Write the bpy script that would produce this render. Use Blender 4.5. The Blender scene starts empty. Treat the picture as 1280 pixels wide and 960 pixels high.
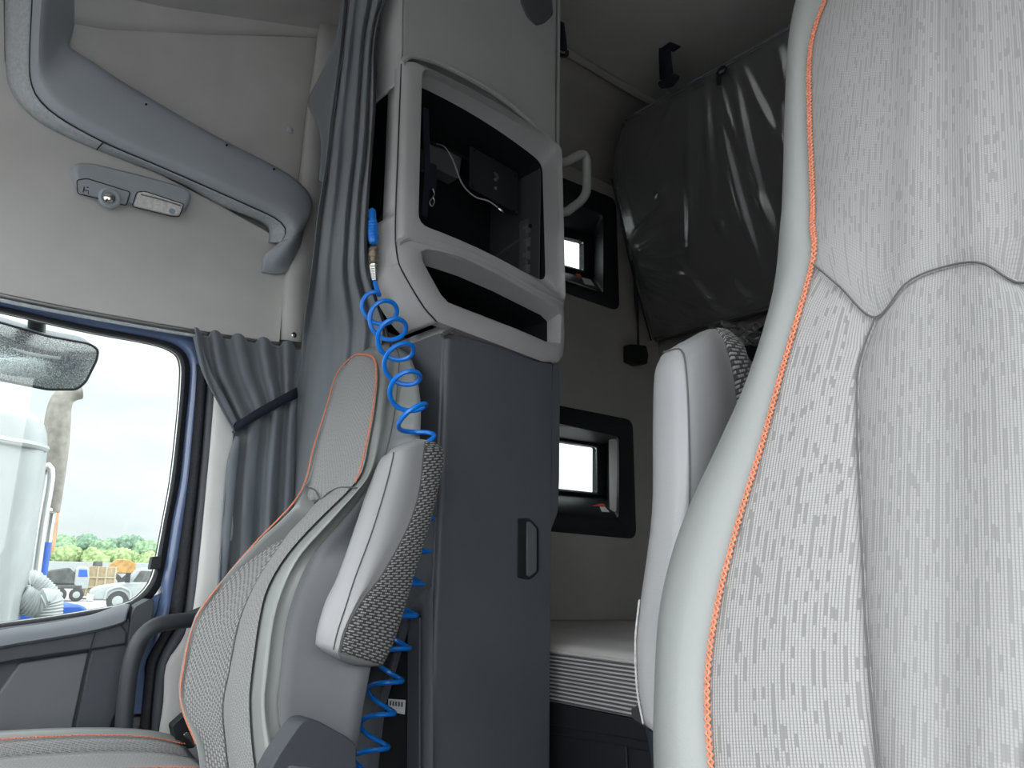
import bpy, math, random
from mathutils import Vector, Matrix, noise
random.seed(7)
SC = bpy.context.scene
COL = SC.collection
PI = math.pi
# ------------------------------------------------------------------ camera
FPX = 961.0
HEAD, PITCH, ROLL = math.radians(49.5), math.radians(13.8), math.radians(1.2)
EYE = Vector((-.95, 0, .95))
_f0 = Vector((math.sin(HEAD), -math.cos(HEAD), 0)); _r0 = Vector((-math.cos(HEAD), -math.sin(HEAD), 0)); _z = Vector((0, 0, 1))
FW = _f0*math.cos(PITCH) + _z*math.sin(PITCH)
_u0 = _z*math.cos(PITCH) - _f0*math.sin(PITCH)
RT = _r0*math.cos(ROLL) + _u0*math.sin(ROLL)
UP = _u0*math.cos(ROLL) - _r0*math.sin(ROLL)
def ray(px, py): return FW*FPX + RT*(px-640) + UP*(480-py)
def _hit(px, py, i, v):
    d = ray(px, py); return EYE + d*((v-EYE[i])/d[i])
def PX(px, py, x): return _hit(px, py, 0, x)
def PY(px, py, y): return _hit(px, py, 1, y)
def PZ(px, py, z): return _hit(px, py, 2, z)
def PP(px, py, p0, n):
    d = ray(px, py); return EYE + d*((p0-EYE).dot(n)/d.dot(n))
cam = bpy.data.objects.new('camera', bpy.data.cameras.new('camera')); COL.objects.link(cam)
cam.data.sensor_width = 36; cam.data.lens = 36*FPX/1280; cam.data.clip_start = .02; cam.data.clip_end = 2000
cam.matrix_world = Matrix(((RT.x, UP.x, -FW.x, EYE.x), (RT.y, UP.y, -FW.y, EYE.y), (RT.z, UP.z, -FW.z, EYE.z), (0, 0, 0, 1)))
SC.camera = cam
# ------------------------------------------------------------------ materials
class NT:
    def __init__(s, m):
        m.use_nodes = True; s.t = m.node_tree; s.n = s.t.nodes; s.l = s.t.links
    def add(s, typ, **kw):
        n = s.n.new(typ)
        for k, v in kw.items():
            if k in n.inputs: n.inputs[k].default_value = v
            else: setattr(n, k, v)
        return n
    def link(s, a, b): s.l.new(a, b)
    def math(s, op, a, b=None, c=None):
        n = s.n.new('ShaderNodeMath'); n.operation = op
        for i, v in enumerate((a, b, c)):
            if v is None: continue
            if isinstance(v, (int, float)): n.inputs[i].default_value = v
            else: s.link(v, n.inputs[i])
        return n.outputs[0]
    def ramp(s, fac, c0, c1, p0=0., p1=1.):
        n = s.n.new('ShaderNodeValToRGB'); e = n.color_ramp.elements
        e[0].position = p0; e[0].color = (*c0, 1); e[1].position = p1; e[1].color = (*c1, 1)
        s.link(fac, n.inputs[0]); return n.outputs[0]
def material(name, col, rough=.6, spec=.5, metal=0., var=.06, vscale=6., bump=0., bscale=400., coat=0., sheen=0.):
    m = bpy.data.materials.new(name); t = NT(m); p = t.n['Principled BSDF']
    p.inputs['Roughness'].default_value = rough; p.inputs['Metallic'].default_value = metal
    p.inputs['Specular IOR Level'].default_value = spec; p.inputs['Coat Weight'].default_value = coat
    p.inputs['Sheen Weight'].default_value = sheen
    tc = t.add('ShaderNodeTexCoord')
    nz = t.add('ShaderNodeTexNoise', Scale=vscale, Detail=4.); t.link(tc.outputs['Object'], nz.inputs['Vector'])
    lo = tuple(c*(1-var) for c in col); hi = tuple(min(1, c*(1+var)) for c in col)
    t.link(t.ramp(nz.outputs[0], lo, hi, .3, .7), p.inputs['Base Color'])
    if bump:
        n2 = t.add('ShaderNodeTexNoise', Scale=bscale, Detail=2.); t.link(tc.outputs['Object'], n2.inputs['Vector'])
        b = t.add('ShaderNodeBump', Strength=bump, Distance=.002); t.link(n2.outputs[0], b.inputs['Height'])
        t.link(b.outputs[0], p.inputs['Normal'])
    return m
def woven(name, dark, light, du, dv, dash, density, bumpy=1., fine=0., rough=.9, gap=.1, per=1, low=None, stagger=None):
    """cloth with columns of woven bumps broken into random dashes; UV in metres"""
    m = bpy.data.materials.new(name); t = NT(m); p = t.n['Principled BSDF']
    p.inputs['Roughness'].default_value = rough; p.inputs['Specular IOR Level'].default_value = .2; p.inputs['Sheen Weight'].default_value = .15
    uv = t.add('ShaderNodeUVMap'); sp = t.add('ShaderNodeSeparateXYZ'); t.link(uv.outputs[0], sp.inputs[0])
    u = t.math('DIVIDE', sp.outputs[0], du); v = t.math('DIVIDE', sp.outputs[1], dv)
    cu = t.math('FLOOR', u); fu = t.math('FRACT', u)
    w1 = t.add('ShaderNodeTexWhiteNoise', noise_dimensions='1D'); t.link(cu, w1.inputs['W'])
    vd = t.math('ADD', t.math('DIVIDE', v, dash), t.math('MULTIPLY', w1.outputs[0], 17.))
    cb = t.add('ShaderNodeCombineXYZ'); t.link(cu, cb.inputs[0]); t.link(t.math('FLOOR', vd), cb.inputs[1])
    w2 = t.add('ShaderNodeTexWhiteNoise', noise_dimensions='2D'); t.link(cb.outputs[0], w2.inputs['Vector'])
    dn = density if low is None else t.math('ADD', t.math('MULTIPLY', t.math('LESS_THAN', t.math('FLOORED_MODULO', cu, 3.), .5), low-density), density)
    lit = t.math('LESS_THAN', w2.outputs['Value'], dn)
    if stagger:   # dashes stepped evenly from column to column, a little uneven
        st = t.math('ADD', t.math('DIVIDE', v, dash), t.math('ADD', t.math('MULTIPLY', cu, stagger), t.math('MULTIPLY', w1.outputs[0], .22)))
        lit = t.math('LESS_THAN', t.math('FRACT', st), density)
    bu = t.math('POWER', t.math('ABSOLUTE', t.math('SINE', t.math('MULTIPLY', u, per*PI))), .6)
    bv = t.math('POWER', t.math('ABSOLUTE', t.math('SINE', t.math('MULTIPLY', v, PI))), .6)
    bm = t.math('MULTIPLY', bu, t.math('ADD', t.math('MULTIPLY', bv, .5), .5))
    colm = t.math('LESS_THAN', fu, .98)
    h = t.math('MULTIPLY', t.math('MULTIPLY', bm, colm), t.math('ADD', t.math('MULTIPLY', lit, 1-fine), fine))
    gl = t.math('LESS_THAN', fu, gap)
    h2 = t.math('MULTIPLY', h, t.math('SUBTRACT', 1., gl))
    t.link(t.ramp(h2, dark, light, .05, .95), p.inputs['Base Color'])
    b = t.add('ShaderNodeBump', Strength=.5*bumpy, Distance=.001); t.link(h2, b.inputs['Height']); t.link(b.outputs[0], p.inputs['Normal'])
    return m
def glass_mat(name, tint=(.93, .97, .96), refl=.06):
    m = bpy.data.materials.new(name); t = NT(m); t.n.remove(t.n['Principled BSDF'])
    out = t.n['Material Output']
    tr = t.add('ShaderNodeBsdfTransparent', Color=(*tint, 1)); gl = t.add('ShaderNodeBsdfGlossy', Roughness=.02)
    fr = t.add('ShaderNodeLayerWeight', Blend=.5); fq = t.math('ADD', t.math('MULTIPLY', t.math('POWER', fr.outputs['Facing'], 4.), .6), .035); mx = t.add('ShaderNodeMixShader')
    t.link(fq, mx.inputs[0]); t.link(tr.outputs[0], mx.inputs[1]); t.link(gl.outputs[0], mx.inputs[2]); t.link(mx.outputs[0], out.inputs[0])
    return m
# ------------------------------------------------------------------ objects
def thing(name, label, cat, loc, group=None):
    o = bpy.data.objects.new(name, None); COL.objects.link(o); o.location = loc; o.empty_display_size = .05
    o['label'] = label; o['category'] = cat
    if group: o['group'] = group
    return o
def tag(o, label, cat, group=None):
    o['label'] = label; o['category'] = cat
    if group: o['group'] = group
    return o
def world_loc(o):
    v = Vector(o.location)
    while o.parent: o = o.parent; v = v + Vector(o.location)
    return v
def obj(name, vf, mat, parent=None, smooth=True, bevel=0., seg=2, subd=0, solid=0., angle=40, label=None, struct=False):
    """links verts (world metres) and faces as one mesh object under parent"""
    verts, faces = vf[0], vf[1]
    me = bpy.data.meshes.new(name); me.from_pydata([tuple(v) for v in verts], [], faces); me.validate()
    if len(vf) > 2 and vf[2]:
        uvl = me.uv_layers.new(name='UVMap')
        for l in me.loops: uvl.data[l.index].uv = vf[2][l.vertex_index]
    me.materials.append(mat)
    import bmesh
    bm = bmesh.new(); bm.from_mesh(me); bmesh.ops.recalc_face_normals(bm, faces=bm.faces); bm.to_mesh(me); bm.free()
    o = bpy.data.objects.new(name, me); COL.objects.link(o)
    if parent:
        o.parent = parent
        w = Vector((0, 0, 0)); q = parent
        # every parent keeps an identity rotation, so a plain shift puts the part back at its world place
        w = abs_loc(parent); o.location = -w
    if solid:
        s = o.modifiers.new('thickness', 'SOLIDIFY'); s.thickness = solid; s.offset = 0
    if bevel:
        b = o.modifiers.new('edges', 'BEVEL'); b.width = bevel; b.segments = seg; b.limit_method = 'ANGLE'; b.angle_limit = math.radians(30)
    if subd:
        s = o.modifiers.new('smooth', 'SUBSURF'); s.levels = subd; s.render_levels = subd
    if smooth:
        me.polygons.foreach_set('use_smooth', [True]*len(me.polygons))
        if bevel:
            n = o.modifiers.new('normals', 'WEIGHTED_NORMAL'); n.keep_sharp = True
        elif angle < 180: me.set_sharp_from_angle(angle=math.radians(angle))
    if label: o['label'] = label
    if struct: o['kind'] = 'structure'
    return o
def abs_loc(o):
    v = Vector((0, 0, 0))
    while o: v += Vector(o.location); o = o.parent
    return v
def cr(pts, n):
    """Catmull-Rom through pts, n samples in all, spread by chord length"""
    pts = [Vector(p) for p in pts]; m = len(pts)
    if m == 2: return [pts[0].lerp(pts[1], i/(n-1)) for i in range(n)]
    L = [0.]
    for a, b in zip(pts, pts[1:]): L.append(L[-1]+max((b-a).length, 1e-6))
    out = []
    for i in range(n):
        s = L[-1]*i/(n-1); k = 0
        while k < m-2 and s > L[k+1]: k += 1
        t = (s-L[k])/(L[k+1]-L[k])
        out.append(_cr(pts, k, t))
    return out
def _cr(pts, k, t):
    m = len(pts); p1, p2 = pts[k], pts[k+1]
    p0 = pts[k-1] if k else p1*2-p2
    p3 = pts[k+2] if k+2 < m else p2*2-p1
    return .5*((2*p1)+(p2-p0)*t+(2*p0-5*p1+4*p2-p3)*t*t+(3*p1-p0-3*p2+p3)*t**3)
def cru(pts, sub):
    """Catmull-Rom with sub steps per span, so that rows stay in step"""
    pts = [Vector(p) for p in pts]; out = []
    for k in range(len(pts)-1):
        for i in range(sub): out.append(_cr(pts, k, i/sub))
    return out+[pts[-1]]
def loft(rows, su=3, sv=3, closed=False, cap=False, uvs=True):
    """surface through a grid of points; su/sv steps per span along the rows and across them"""
    R = [cru(r, su) for r in rows] if su > 1 else [[Vector(p) for p in r] for r in rows]
    if sv > 1:
        cols = [cru([r[j] for r in R], sv) for j in range(len(R[0]))]
        R = [[c[i] for c in cols] for i in range(len(cols[0]))]
    nr, nc = len(R), len(R[0]); V = [p for r in R for p in r]; Fs = []
    for i in range(nr-1):
        for j in range(nc if closed else nc-1):
            k = (j+1) % nc
            Fs.append((i*nc+j, i*nc+k, (i+1)*nc+k, (i+1)*nc+j))
    if cap:
        Fs.append(tuple(range(nc-1, -1, -1))); Fs.append(tuple((nr-1)*nc+j for j in range(nc)))
    U = None
    if uvs:
        U = []; mid = nr//2
        for i in range(nr):
            s = 0.; S = [0.]
            for j in range(1, nc): S.append(S[-1]+(R[i][j]-R[i][j-1]).length)
            for j in range(nc): U.append([S[j]-S[nc//2], 0.])
        # height along the middle column
        t = 0.; c = nc//2
        for i in range(nr):
            if i: t += (R[i][c]-R[i-1][c]).length
            for j in range(nc): U[i*nc+j][1] = t
    return V, Fs, U
def rings(loops, cap0=False, cap1=False):
    n = len(loops[0]); V = [p for l in loops for p in l]; Fs = []
    for i in range(len(loops)-1):
        for j in range(n):
            k = (j+1) % n; Fs.append((i*n+j, i*n+k, (i+1)*n+k, (i+1)*n+j))
    if cap0: Fs.append(tuple(range(n-1, -1, -1)))
    if cap1: Fs.append(tuple((len(loops)-1)*n+j for j in range(n)))
    return V, Fs
def prism(loop, vec):
    loop = [Vector(p) for p in loop]; vec = Vector(vec)
    return rings([loop, [p+vec for p in loop]], True, True)
def box(x0, x1, y0, y1, z0, z1):
    return prism([(x0, y0, z0), (x1, y0, z0), (x1, y1, z0), (x0, y1, z0)], (0, 0, z1-z0))
def merge(*vfs):
    V, Fs = [], []
    for v, f, *_ in vfs:
        n = len(V); V += list(v); Fs += [tuple(i+n for i in q) for q in f]
    return V, Fs
def roundpoly(pts, r, n=4):
    """polygon (2D pairs or vectors) with each corner rounded by r; r may be a list"""
    P = [Vector(p) for p in pts]; m = len(P); out = []
    for i in range(m):
        p, a, b = P[i], P[i-1], P[(i+1) % m]
        rr = r[i] if isinstance(r, (list, tuple)) else r
        da, db = (a-p), (b-p); ra = min(rr, da.length*.49); rb = min(rr, db.length*.49)
        q0, q2 = p+da.normalized()*ra, p+db.normalized()*rb
        for k in range(n+1):
            t = k/n; out.append(q0*(1-t)**2+p*2*t*(1-t)+q2*t*t)
    return out
def tube(path, r, n=8, seg=None, smooth_path=True, closed=False):
    """round bar along a path; r a number or a list along the path"""
    pts = cr(path, seg or max(2, 6*(len(path)-1)+1)) if smooth_path else [Vector(p) for p in path]
    m = len(pts)
    def rad(i):
        if isinstance(r, (list, tuple)):
            t = i/(m-1)*(len(r)-1); k = min(int(t), len(r)-2); return r[k]+(r[k+1]-r[k])*(t-k)
        return r
    T = [(pts[min(i+1, m-1)]-pts[max(i-1, 0)]).normalized() for i in range(m)]
    ref = Vector((0, 0, 1)) if abs(T[0].z) < .9 else Vector((1, 0, 0))
    N = (ref-T[0]*ref.dot(T[0])).normalized(); V, Fs = [], []
    for i in range(m):
        N = (N-T[i]*N.dot(T[i])).normalized(); B = T[i].cross(N)
        for k in range(n):
            a = 2*PI*k/n; V.append(pts[i]+(N*math.cos(a)+B*math.sin(a))*rad(i))
    for i in range(m-1):
        for k in range(n):
            q = (k+1) % n; Fs.append((i*n+k, i*n+q, (i+1)*n+q, (i+1)*n+k))
    Fs.append(tuple(range(n-1, -1, -1))); Fs.append(tuple((m-1)*n+k for k in range(n)))
    return V, Fs
def ribbon(path, across, w, th):
    """flat strap along a path; across is the direction of its width"""
    A = Vector(across).normalized(); rows = []
    P = [Vector(p) for p in path]
    for i, p in enumerate(P):
        T = (P[min(i+1, len(P)-1)]-P[max(i-1, 0)]).normalized(); N = T.cross(A).normalized()
        rows.append([p-A*w/2-N*th/2, p+A*w/2-N*th/2, p+A*w/2+N*th/2, p-A*w/2+N*th/2])
    return rings(rows, True, True)
def lathe(base, axis, prof, n=20):
    """profile of (distance along axis, radius)"""
    A = Vector(axis).normalized(); ref = Vector((0, 0, 1)) if abs(A.z) < .9 else Vector((1, 0, 0))
    X = A.cross(ref).normalized(); Y = A.cross(X); base = Vector(base)
    return rings([[base+A*d+(X*math.cos(2*PI*k/n)+Y*math.sin(2*PI*k/n))*r for k in range(n)] for d, r in prof], True, True)
def zigzag(path, normal, step, half, lift):
    """points weaving from side to side of a path: a row of stitches"""
    L = sum((Vector(b)-Vector(a)).length for a, b in zip(path, path[1:])); n = max(4, int(L/step))
    pts = cr(path, n); out = []
    for i, p in enumerate(pts):
        T = (pts[min(i+1, n-1)]-pts[max(i-1, 0)]).normalized(); S = T.cross(normal).normalized()
        out.append(p+S*half*(1 if i % 2 else -1)+normal*lift)
    return out
M = {}
M['headliner'] = material('headliner cloth', (.60, .60, .585), .95, .15, var=.05, bump=.25, bscale=700)
M['sleeper_wall'] = material('padded sleeper wall cloth', (.44, .43, .415), .95, .15, var=.1, vscale=3, bump=.25, bscale=500)
M['rim'] = material('blue grey moulded plastic', (.40, .44, .485), .55, .4, var=.04, bump=.2, bscale=900)
M['trim_light'] = material('light grey grained plastic', (.50, .54, .57), .5, .45, var=.12, vscale=120, bump=.35, bscale=700)
M['leather'] = material('grey leather', (.26, .275, .268), .36, .45, var=.04, bump=.12, bscale=600)
M['leather_side'] = material('dark grey vinyl', (.115, .121, .131), .5, .4, var=.04, bump=.15, bscale=600)
M['leather_arm'] = material('silver grey leather', (.30, .303, .312), .38, .5, var=.04, bump=.12, bscale=600)
M['fabric'] = woven('woven seat cloth', (.185, .185, .182), (.335, .335, .331), .0025, .0022, 4., .98, fine=.2, low=.55)
M['fabric_fine'] = woven('fine woven seat cloth', (.20, .20, .20), (.30, .30, .297), .0022, .0021, 5., .98, bumpy=.7, fine=.3, low=.5)
M['fabric_dash'] = woven('dashed seat cloth', (.10, .102, .105), (.33, .33, .322), .0052, .0040, 4., .66, fine=.3, stagger=.39, gap=.2)
M['fabric_dash_fine'] = woven('fine dashed seat cloth', (.16, .162, .165), (.31, .31, .307), .0040, .0032, 4., .7, fine=.45, stagger=.39)
M['fabric_arm'] = woven('dark dashed armrest cloth', (.028, .03, .033), (.33, .33, .318), .0056, .0044, 4., .66, fine=.2, gap=.3, stagger=.37)
M['thread'] = material('orange thread', (.58, .21, .125), .7, .3, var=.2, vscale=300)
M['seam'] = material('dark seam thread', (.10, .10, .10), .8, .2)
M['piping'] = material('grey piping', (.45, .45, .44), .8, .2, var=.2, vscale=200)
M['cab_grey'] = material('warm grey cabinet plastic', (.43, .43, .435), .38, .5, var=.05, bump=.2, bscale=800)
M['cab_dark'] = material('charcoal cabinet panel', (.095, .104, .118), .5, .4, var=.06, bump=.25, bscale=700)
M['cavity'] = material('black cabinet lining', (.012, .014, .017), .8, .2)
M['black'] = material('black plastic', (.018, .02, .024), .5, .4, var=.1, bump=.15, bscale=500)
M['door_dark'] = material('dark door plastic', (.058, .065, .077), .5, .4, var=.05, bump=.3, bscale=800)
M['door_mid'] = material('grey door vinyl', (.13, .138, .15), .55, .35, var=.05, bump=.2, bscale=600)
M['ledge'] = material('grey sill plastic', (.17, .185, .205), .5, .45, var=.08, bump=.2, bscale=600)
M['rubber'] = material('black rubber', (.02, .022, .026), .75, .3, var=.3, vscale=150, bump=.5, bscale=250)
M['blue_paint'] = material('blue body paint', (.13, .19, .34), .3, .5, coat=.4)
M['curtain'] = material('grey blackout curtain cloth', (.165, .185, .205), .85, .25, var=.04, bump=.15, bscale=900, sheen=.2)
M['strap_dark'] = material('dark navy strap webbing', (.018, .022, .035), .8, .2)
M['chrome'] = material('chrome', (.75, .75, .74), .15, .5, metal=1.)
M['steel'] = material('dull steel', (.45, .45, .44), .35, .5, metal=.9)
M['brass'] = material('worn brass', (.36, .31, .24), .4, .5, metal=.8)
M['hose'] = material('blue nylon hose', (.005, .19, .72), .28, .5, var=.05)
M['mattress_top'] = material('grey mattress ticking', (.60, .585, .57), .9, .2, bump=.3, bscale=300)
M['white'] = material('white label paper', (.75, .76, .75), .6, .3)
M['red'] = material('red label print', (.55, .07, .04), .6, .3)
M['glass'] = glass_mat('window glass')
M['floor'] = material('dark rubber floor mat', (.035, .037, .04), .8, .3, bump=.3, bscale=120)
M['film_dark'] = material('dark bunk cushion', (.10, .105, .105), .8, .2)
def stripes():
    m = bpy.data.materials.new('striped mattress border'); t = NT(m); p = t.n['Principled BSDF']; p.inputs['Roughness'].default_value = .9
    tc = t.add('ShaderNodeTexCoord'); s = t.add('ShaderNodeSeparateXYZ'); t.link(tc.outputs['Object'], s.inputs[0])
    h = t.math('SINE', t.math('MULTIPLY', s.outputs[2], 2*PI/.0088))
    t.link(t.ramp(h, (.13, .13, .14), (.60, .60, .60), .0, .35), p.inputs['Base Color'])
    b = t.add('ShaderNodeBump', Strength=.6, Distance=.003); t.link(h, b.inputs['Height']); t.link(b.outputs[0], p.inputs['Normal'])
    return m
M['stripes'] = stripes()
def film():
    m = bpy.data.materials.new('clear plastic wrap'); t = NT(m); t.n.remove(t.n['Principled BSDF']); out = t.n['Material Output']
    tc = t.add('ShaderNodeTexCoord'); mp = t.add('ShaderNodeMapping'); mp.inputs['Scale'].default_value = (7, 7, 1.2)
    t.link(tc.outputs['Object'], mp.inputs[0])
    nz = t.add('ShaderNodeTexNoise', Scale=1.2, Detail=3., Distortion=2.2); t.link(mp.outputs[0], nz.inputs['Vector'])
    b = t.add('ShaderNodeBump', Strength=.03, Distance=.02); t.link(nz.outputs[0], b.inputs['Height'])
    tr = t.add('ShaderNodeBsdfTransparent', Color=(.8, .8, .8, 1)); gl = t.add('ShaderNodeBsdfGlossy', Roughness=.24, Color=(.8, .8, .8, 1))
    df = t.add('ShaderNodeBsdfDiffuse', Color=(.26, .265, .26, 1))
    t.link(b.outputs[0], gl.inputs['Normal']); t.link(b.outputs[0], df.inputs['Normal'])
    m1 = t.add('ShaderNodeMixShader'); m1.inputs[0].default_value = .45; t.link(tr.outputs[0], m1.inputs[1]); t.link(df.outputs[0], m1.inputs[2])
    fr = t.add('ShaderNodeLayerWeight', Blend=.5); t.link(b.outputs[0], fr.inputs['Normal'])
    fa = t.math('ADD', t.math('MULTIPLY', t.math('POWER', fr.outputs['Facing'], 3.), .7), .12)
    m2 = t.add('ShaderNodeMixShader'); t.link(fa, m2.inputs[0]); t.link(m1.outputs[0], m2.inputs[1]); t.link(gl.outputs[0], m2.inputs[2])
    t.link(m2.outputs[0], out.inputs[0]); return m
M['film'] = film()
def mirror_dust():
    m = bpy.data.materials.new('dusty mirror glass'); t = NT(m); p = t.n['Principled BSDF']
    p.inputs['Metallic'].default_value = .75; p.inputs['Roughness'].default_value = .12
    tc = t.add('ShaderNodeTexCoord'); nz = t.add('ShaderNodeTexNoise', Scale=260., Detail=3.); t.link(tc.outputs['Object'], nz.inputs['Vector'])
    t.link(t.ramp(nz.outputs[0], (.42, .43, .45), (.80, .81, .83), .40, .66), p.inputs['Base Color'])
    t.link(t.math('MULTIPLY', nz.outputs[0], .5), p.inputs['Roughness']); return m
M['mirror'] = mirror_dust()
# ------------------------------------------------------------------ the cab shell
W = 1.12
CEIL = 2.9
def wall_cells(x, ys, zs, skip):
    vf = []
    for i in range(len(ys)-1):
        for j in range(len(zs)-1):
            if (i, j) not in skip:
                vf.append(prism([(x, ys[i], zs[j]), (x, ys[i+1], zs[j]), (x, ys[i+1], zs[j+1]), (x, ys[i], zs[j+1])], (.05 if x > 0 else -.05, 0, 0)))
    return merge(*vf)
obj('floor', box(-1.17, 1.18, -2.68, .9, -.06, 0), M['floor'], struct=True, smooth=False)
obj('wall_back', box(-1.17, 1.18, -2.70, -2.62, 0, CEIL+.05), M['sleeper_wall'], struct=True, smooth=False)
# window openings in the sleeper side wall
w2a, w2b = PX(773.5, 549, W), PX(773.5, 645, W); w1a, w1b = PX(754, 275, W), PX(754, 363, W)
ys = [-2.66, min(w2a.y, w1a.y)+.005, -1.93, -.985]; zs = [0, w2b.z-.01, w2a.z+.01, w1b.z-.01, w1a.z+.01, 2.62]
obj('wall_right_sleeper', wall_cells(W, ys, zs, {(1, 1), (1, 3)}), M['sleeper_wall'], struct=True, smooth=False)
# padded wall leaning in under the roof
obj('trim_1', loft([[(W, -2.66, 2.615), (.99, -2.66, 2.79), (.875, -2.66, 2.905)], [(W, -.985, 2.615), (.99, -.985, 2.79), (.875, -.985, 2.905)]], 2, 1, uvs=False), M['sleeper_wall'], struct=True, solid=.02)
obj('trim_2', tube([(.868, -1.2, 2.885), (.868, -1.9, 2.885), (.845, -2.6, 2.885)], .016, 8), M['sleeper_wall'], struct=True)
obj('wall_left', merge(box(-1.17, -1.12, -2.68, -.62, 0, CEIL), box(-1.17, -1.12, -.62, .80, 1.86, CEIL), box(-1.17, -1.12, -.62, .80, 0, .22), box(-1.17, -1.12, .80, .9, 0, CEIL)), M['headliner'], struct=True, smooth=False)
obj('wall_front', merge(box(-1.17, 1.18, .85, .9, 0, .98), box(-1.17, 1.18, .72, .9, 1.92, 2.4)), M['door_dark'], struct=True, smooth=False)
roof = [(.9, 2.05), (.2, 2.28), (-.45, 2.50), (-.92, 2.69), (-1.5, CEIL), (-2.68, CEIL)]
obj('ceiling', rings([[Vector((x, y, z)) for y, z in roof]+[Vector((x, y, z+.06)) for y, z in reversed(roof)] for x in (-1.17, 1.2)], True, True), M['headliner'], struct=True, angle=25)
# dashboard under the windscreen
obj('trim_3', prism(roundpoly([(-1.12, .45, .62), (-1.12, .85, .62), (-1.12, .85, .98), (-1.12, .52, .95)], .05), (2.2, 0, 0)), M['door_dark'], struct=True)
# ---- cab side wall above the passenger door
head = [(-260, -120), (4, -120), (7, 75), (30, 135), (103, 179), (198, 216), (277, 257), (336, 290), (356, 300), (358, 345), (350, 428), (245, 416), (120, 393), (0, 370), (-260, 320)]
obj('wall_right_cab', prism([PX(a, b, W) for a, b in head], (.04, 0, 0)), M['headliner'], struct=True, bevel=.004)
rec = [(-40, 90), (-40, -60), (60, 24), (200, 40), (300, 44), (397, 47), (440, 20), (470, 20), (470, 200), (420, 330), (330, 330), (280, 280), (100, 190)]
obj('wall_right_recess', prism([PX(a, b, 1.17) for a, b in rec], (.02, 0, 0)), M['headliner'], struct=True)
up_e = [PX(q, w_, 1.172) for q, w_ in [(-60, -60), (60, 24), (200, 40), (300, 44), (397, 47), (480, 60)]]
obj('wall_right_upper', loft([up_e, [p+Vector((-.05, 0, .10)) for p in up_e], [p+Vector((-.22, 0, .26)) for p in up_e]], 2, 3, uvs=False), M['headliner'], struct=True, solid=.01)
# padded roll of the pillar beside the curtain
roll = []
for px, py in [(400, 30), (392, 90), (384, 140), (377, 200), (370, 260), (364, 320), (356, 350), (352, 425)]:
    roll.append([PX(px, py, W+.004), PX(px+4, py, W-.028), PX(px+18, py+2, W-.036), PX(px+34, py+4, W-.02), PX(px+60, py+6, W+.01)])
obj('trim_4', loft(roll, 3, 2, uvs=False), M['headliner'], struct=True, solid=.006)
obj('wall_right_leak_block', box(1.205, 1.25, -1.3, .9, 1.62, 2.98), M['headliner'], struct=True, smooth=False)  # unseen box added outside the side wall to stop light leaking in
obj('wall_right_post', merge(box(1.15, 1.165, -1.0, -.64, 0, 1.9), box(1.15, 1.19, -.64, .85, 0, .60)), M['headliner'], struct=True, smooth=False)
# pale padded trim of the door pillar, between the dark strip and the curtain
pil = []
for a, b in [((264, 455), 330), ((267, 490), 335), ((258, 600), 330), ((244, 740), 320), ((236, 775), 312), ((226, 802), 306), ((207, 832), 300), ((204, 877), 296), ((198, 917), 290), ((192, 960), 285)]:
    pil.append([PX(a[0], a[1], 1.112), PX(a[0]+5, a[1], 1.094), PX(a[0]+24, a[1], 1.088), PX((a[0]+b)/2+14, a[1]-2, 1.092), PX(b+30, a[1]-4, 1.12)])
obj('trim_5', loft(pil, 3, 3, uvs=False), M['headliner'], struct=True, solid=.006)
# ---- sleeper windows
def sleeper_window(n, outer, inner, framel, glassl, xg, ro, ri):
    o = bpy.data.objects.new('window_%d' % n, None); COL.objects.link(o); o['kind'] = 'structure'
    o.location = PX(*inner[3], W)
    O = roundpoly([PX(a, b, W-.006) for a, b in outer], ro, 5); I0 = roundpoly([PX(a, b, W-.012) for a, b in inner], ri, 5)
    cen = sum(O, Vector())/len(O)
    mid = [p*.55+q*.45+Vector((-.012, 0, 0)) for p, q in zip(O, I0)]
    back = [p+Vector((.025, 0, 0)) for p in O]
    I1 = roundpoly([PX(a, b, xg-.02) for a, b in framel], .015, 5)
    ob = obj('window_surround', rings([back, O, mid, I0, I1]), M['black'], o, angle=60)
    G = roundpoly([PX(a, b, xg-.022) for a, b in glassl], .008, 5); G2 = [p+Vector((.03, 0, 0)) for p in G]
    obj('window_frame', rings([I1, [p.lerp(q, .5)+Vector((-.008, 0, 0)) for p, q in zip(I1, G)], G, G2]), M['rubber'], o, angle=60)
    obj('pane', prism([p+Vector((.008, 0, 0)) for p in G], (.004, 0, 0)), M['glass'], o, smooth=False)
    return o
win2 = sleeper_window(2, [(664, 500), (791, 525), (795.5, 674), (664, 662)], [(672, 524), (773.5, 546), (773.5, 648), (672, 637)], [(664, 544), (757, 557), (757, 622), (664, 614)], [(672, 548), (747, 559), (747, 616), (672, 608)], 1.27, .045, .02)
win1 = sleeper_window(1, [(660, 205), (770, 249), (774.5, 389), (660, 349)], [(670, 236), (754, 269), (754, 367), (670, 340)], [(660, 276), (742, 297), (741, 347), (660, 326)], [(668, 287), (730, 302), (730, 338), (668, 321)], 1.27, .045, .02)
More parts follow.
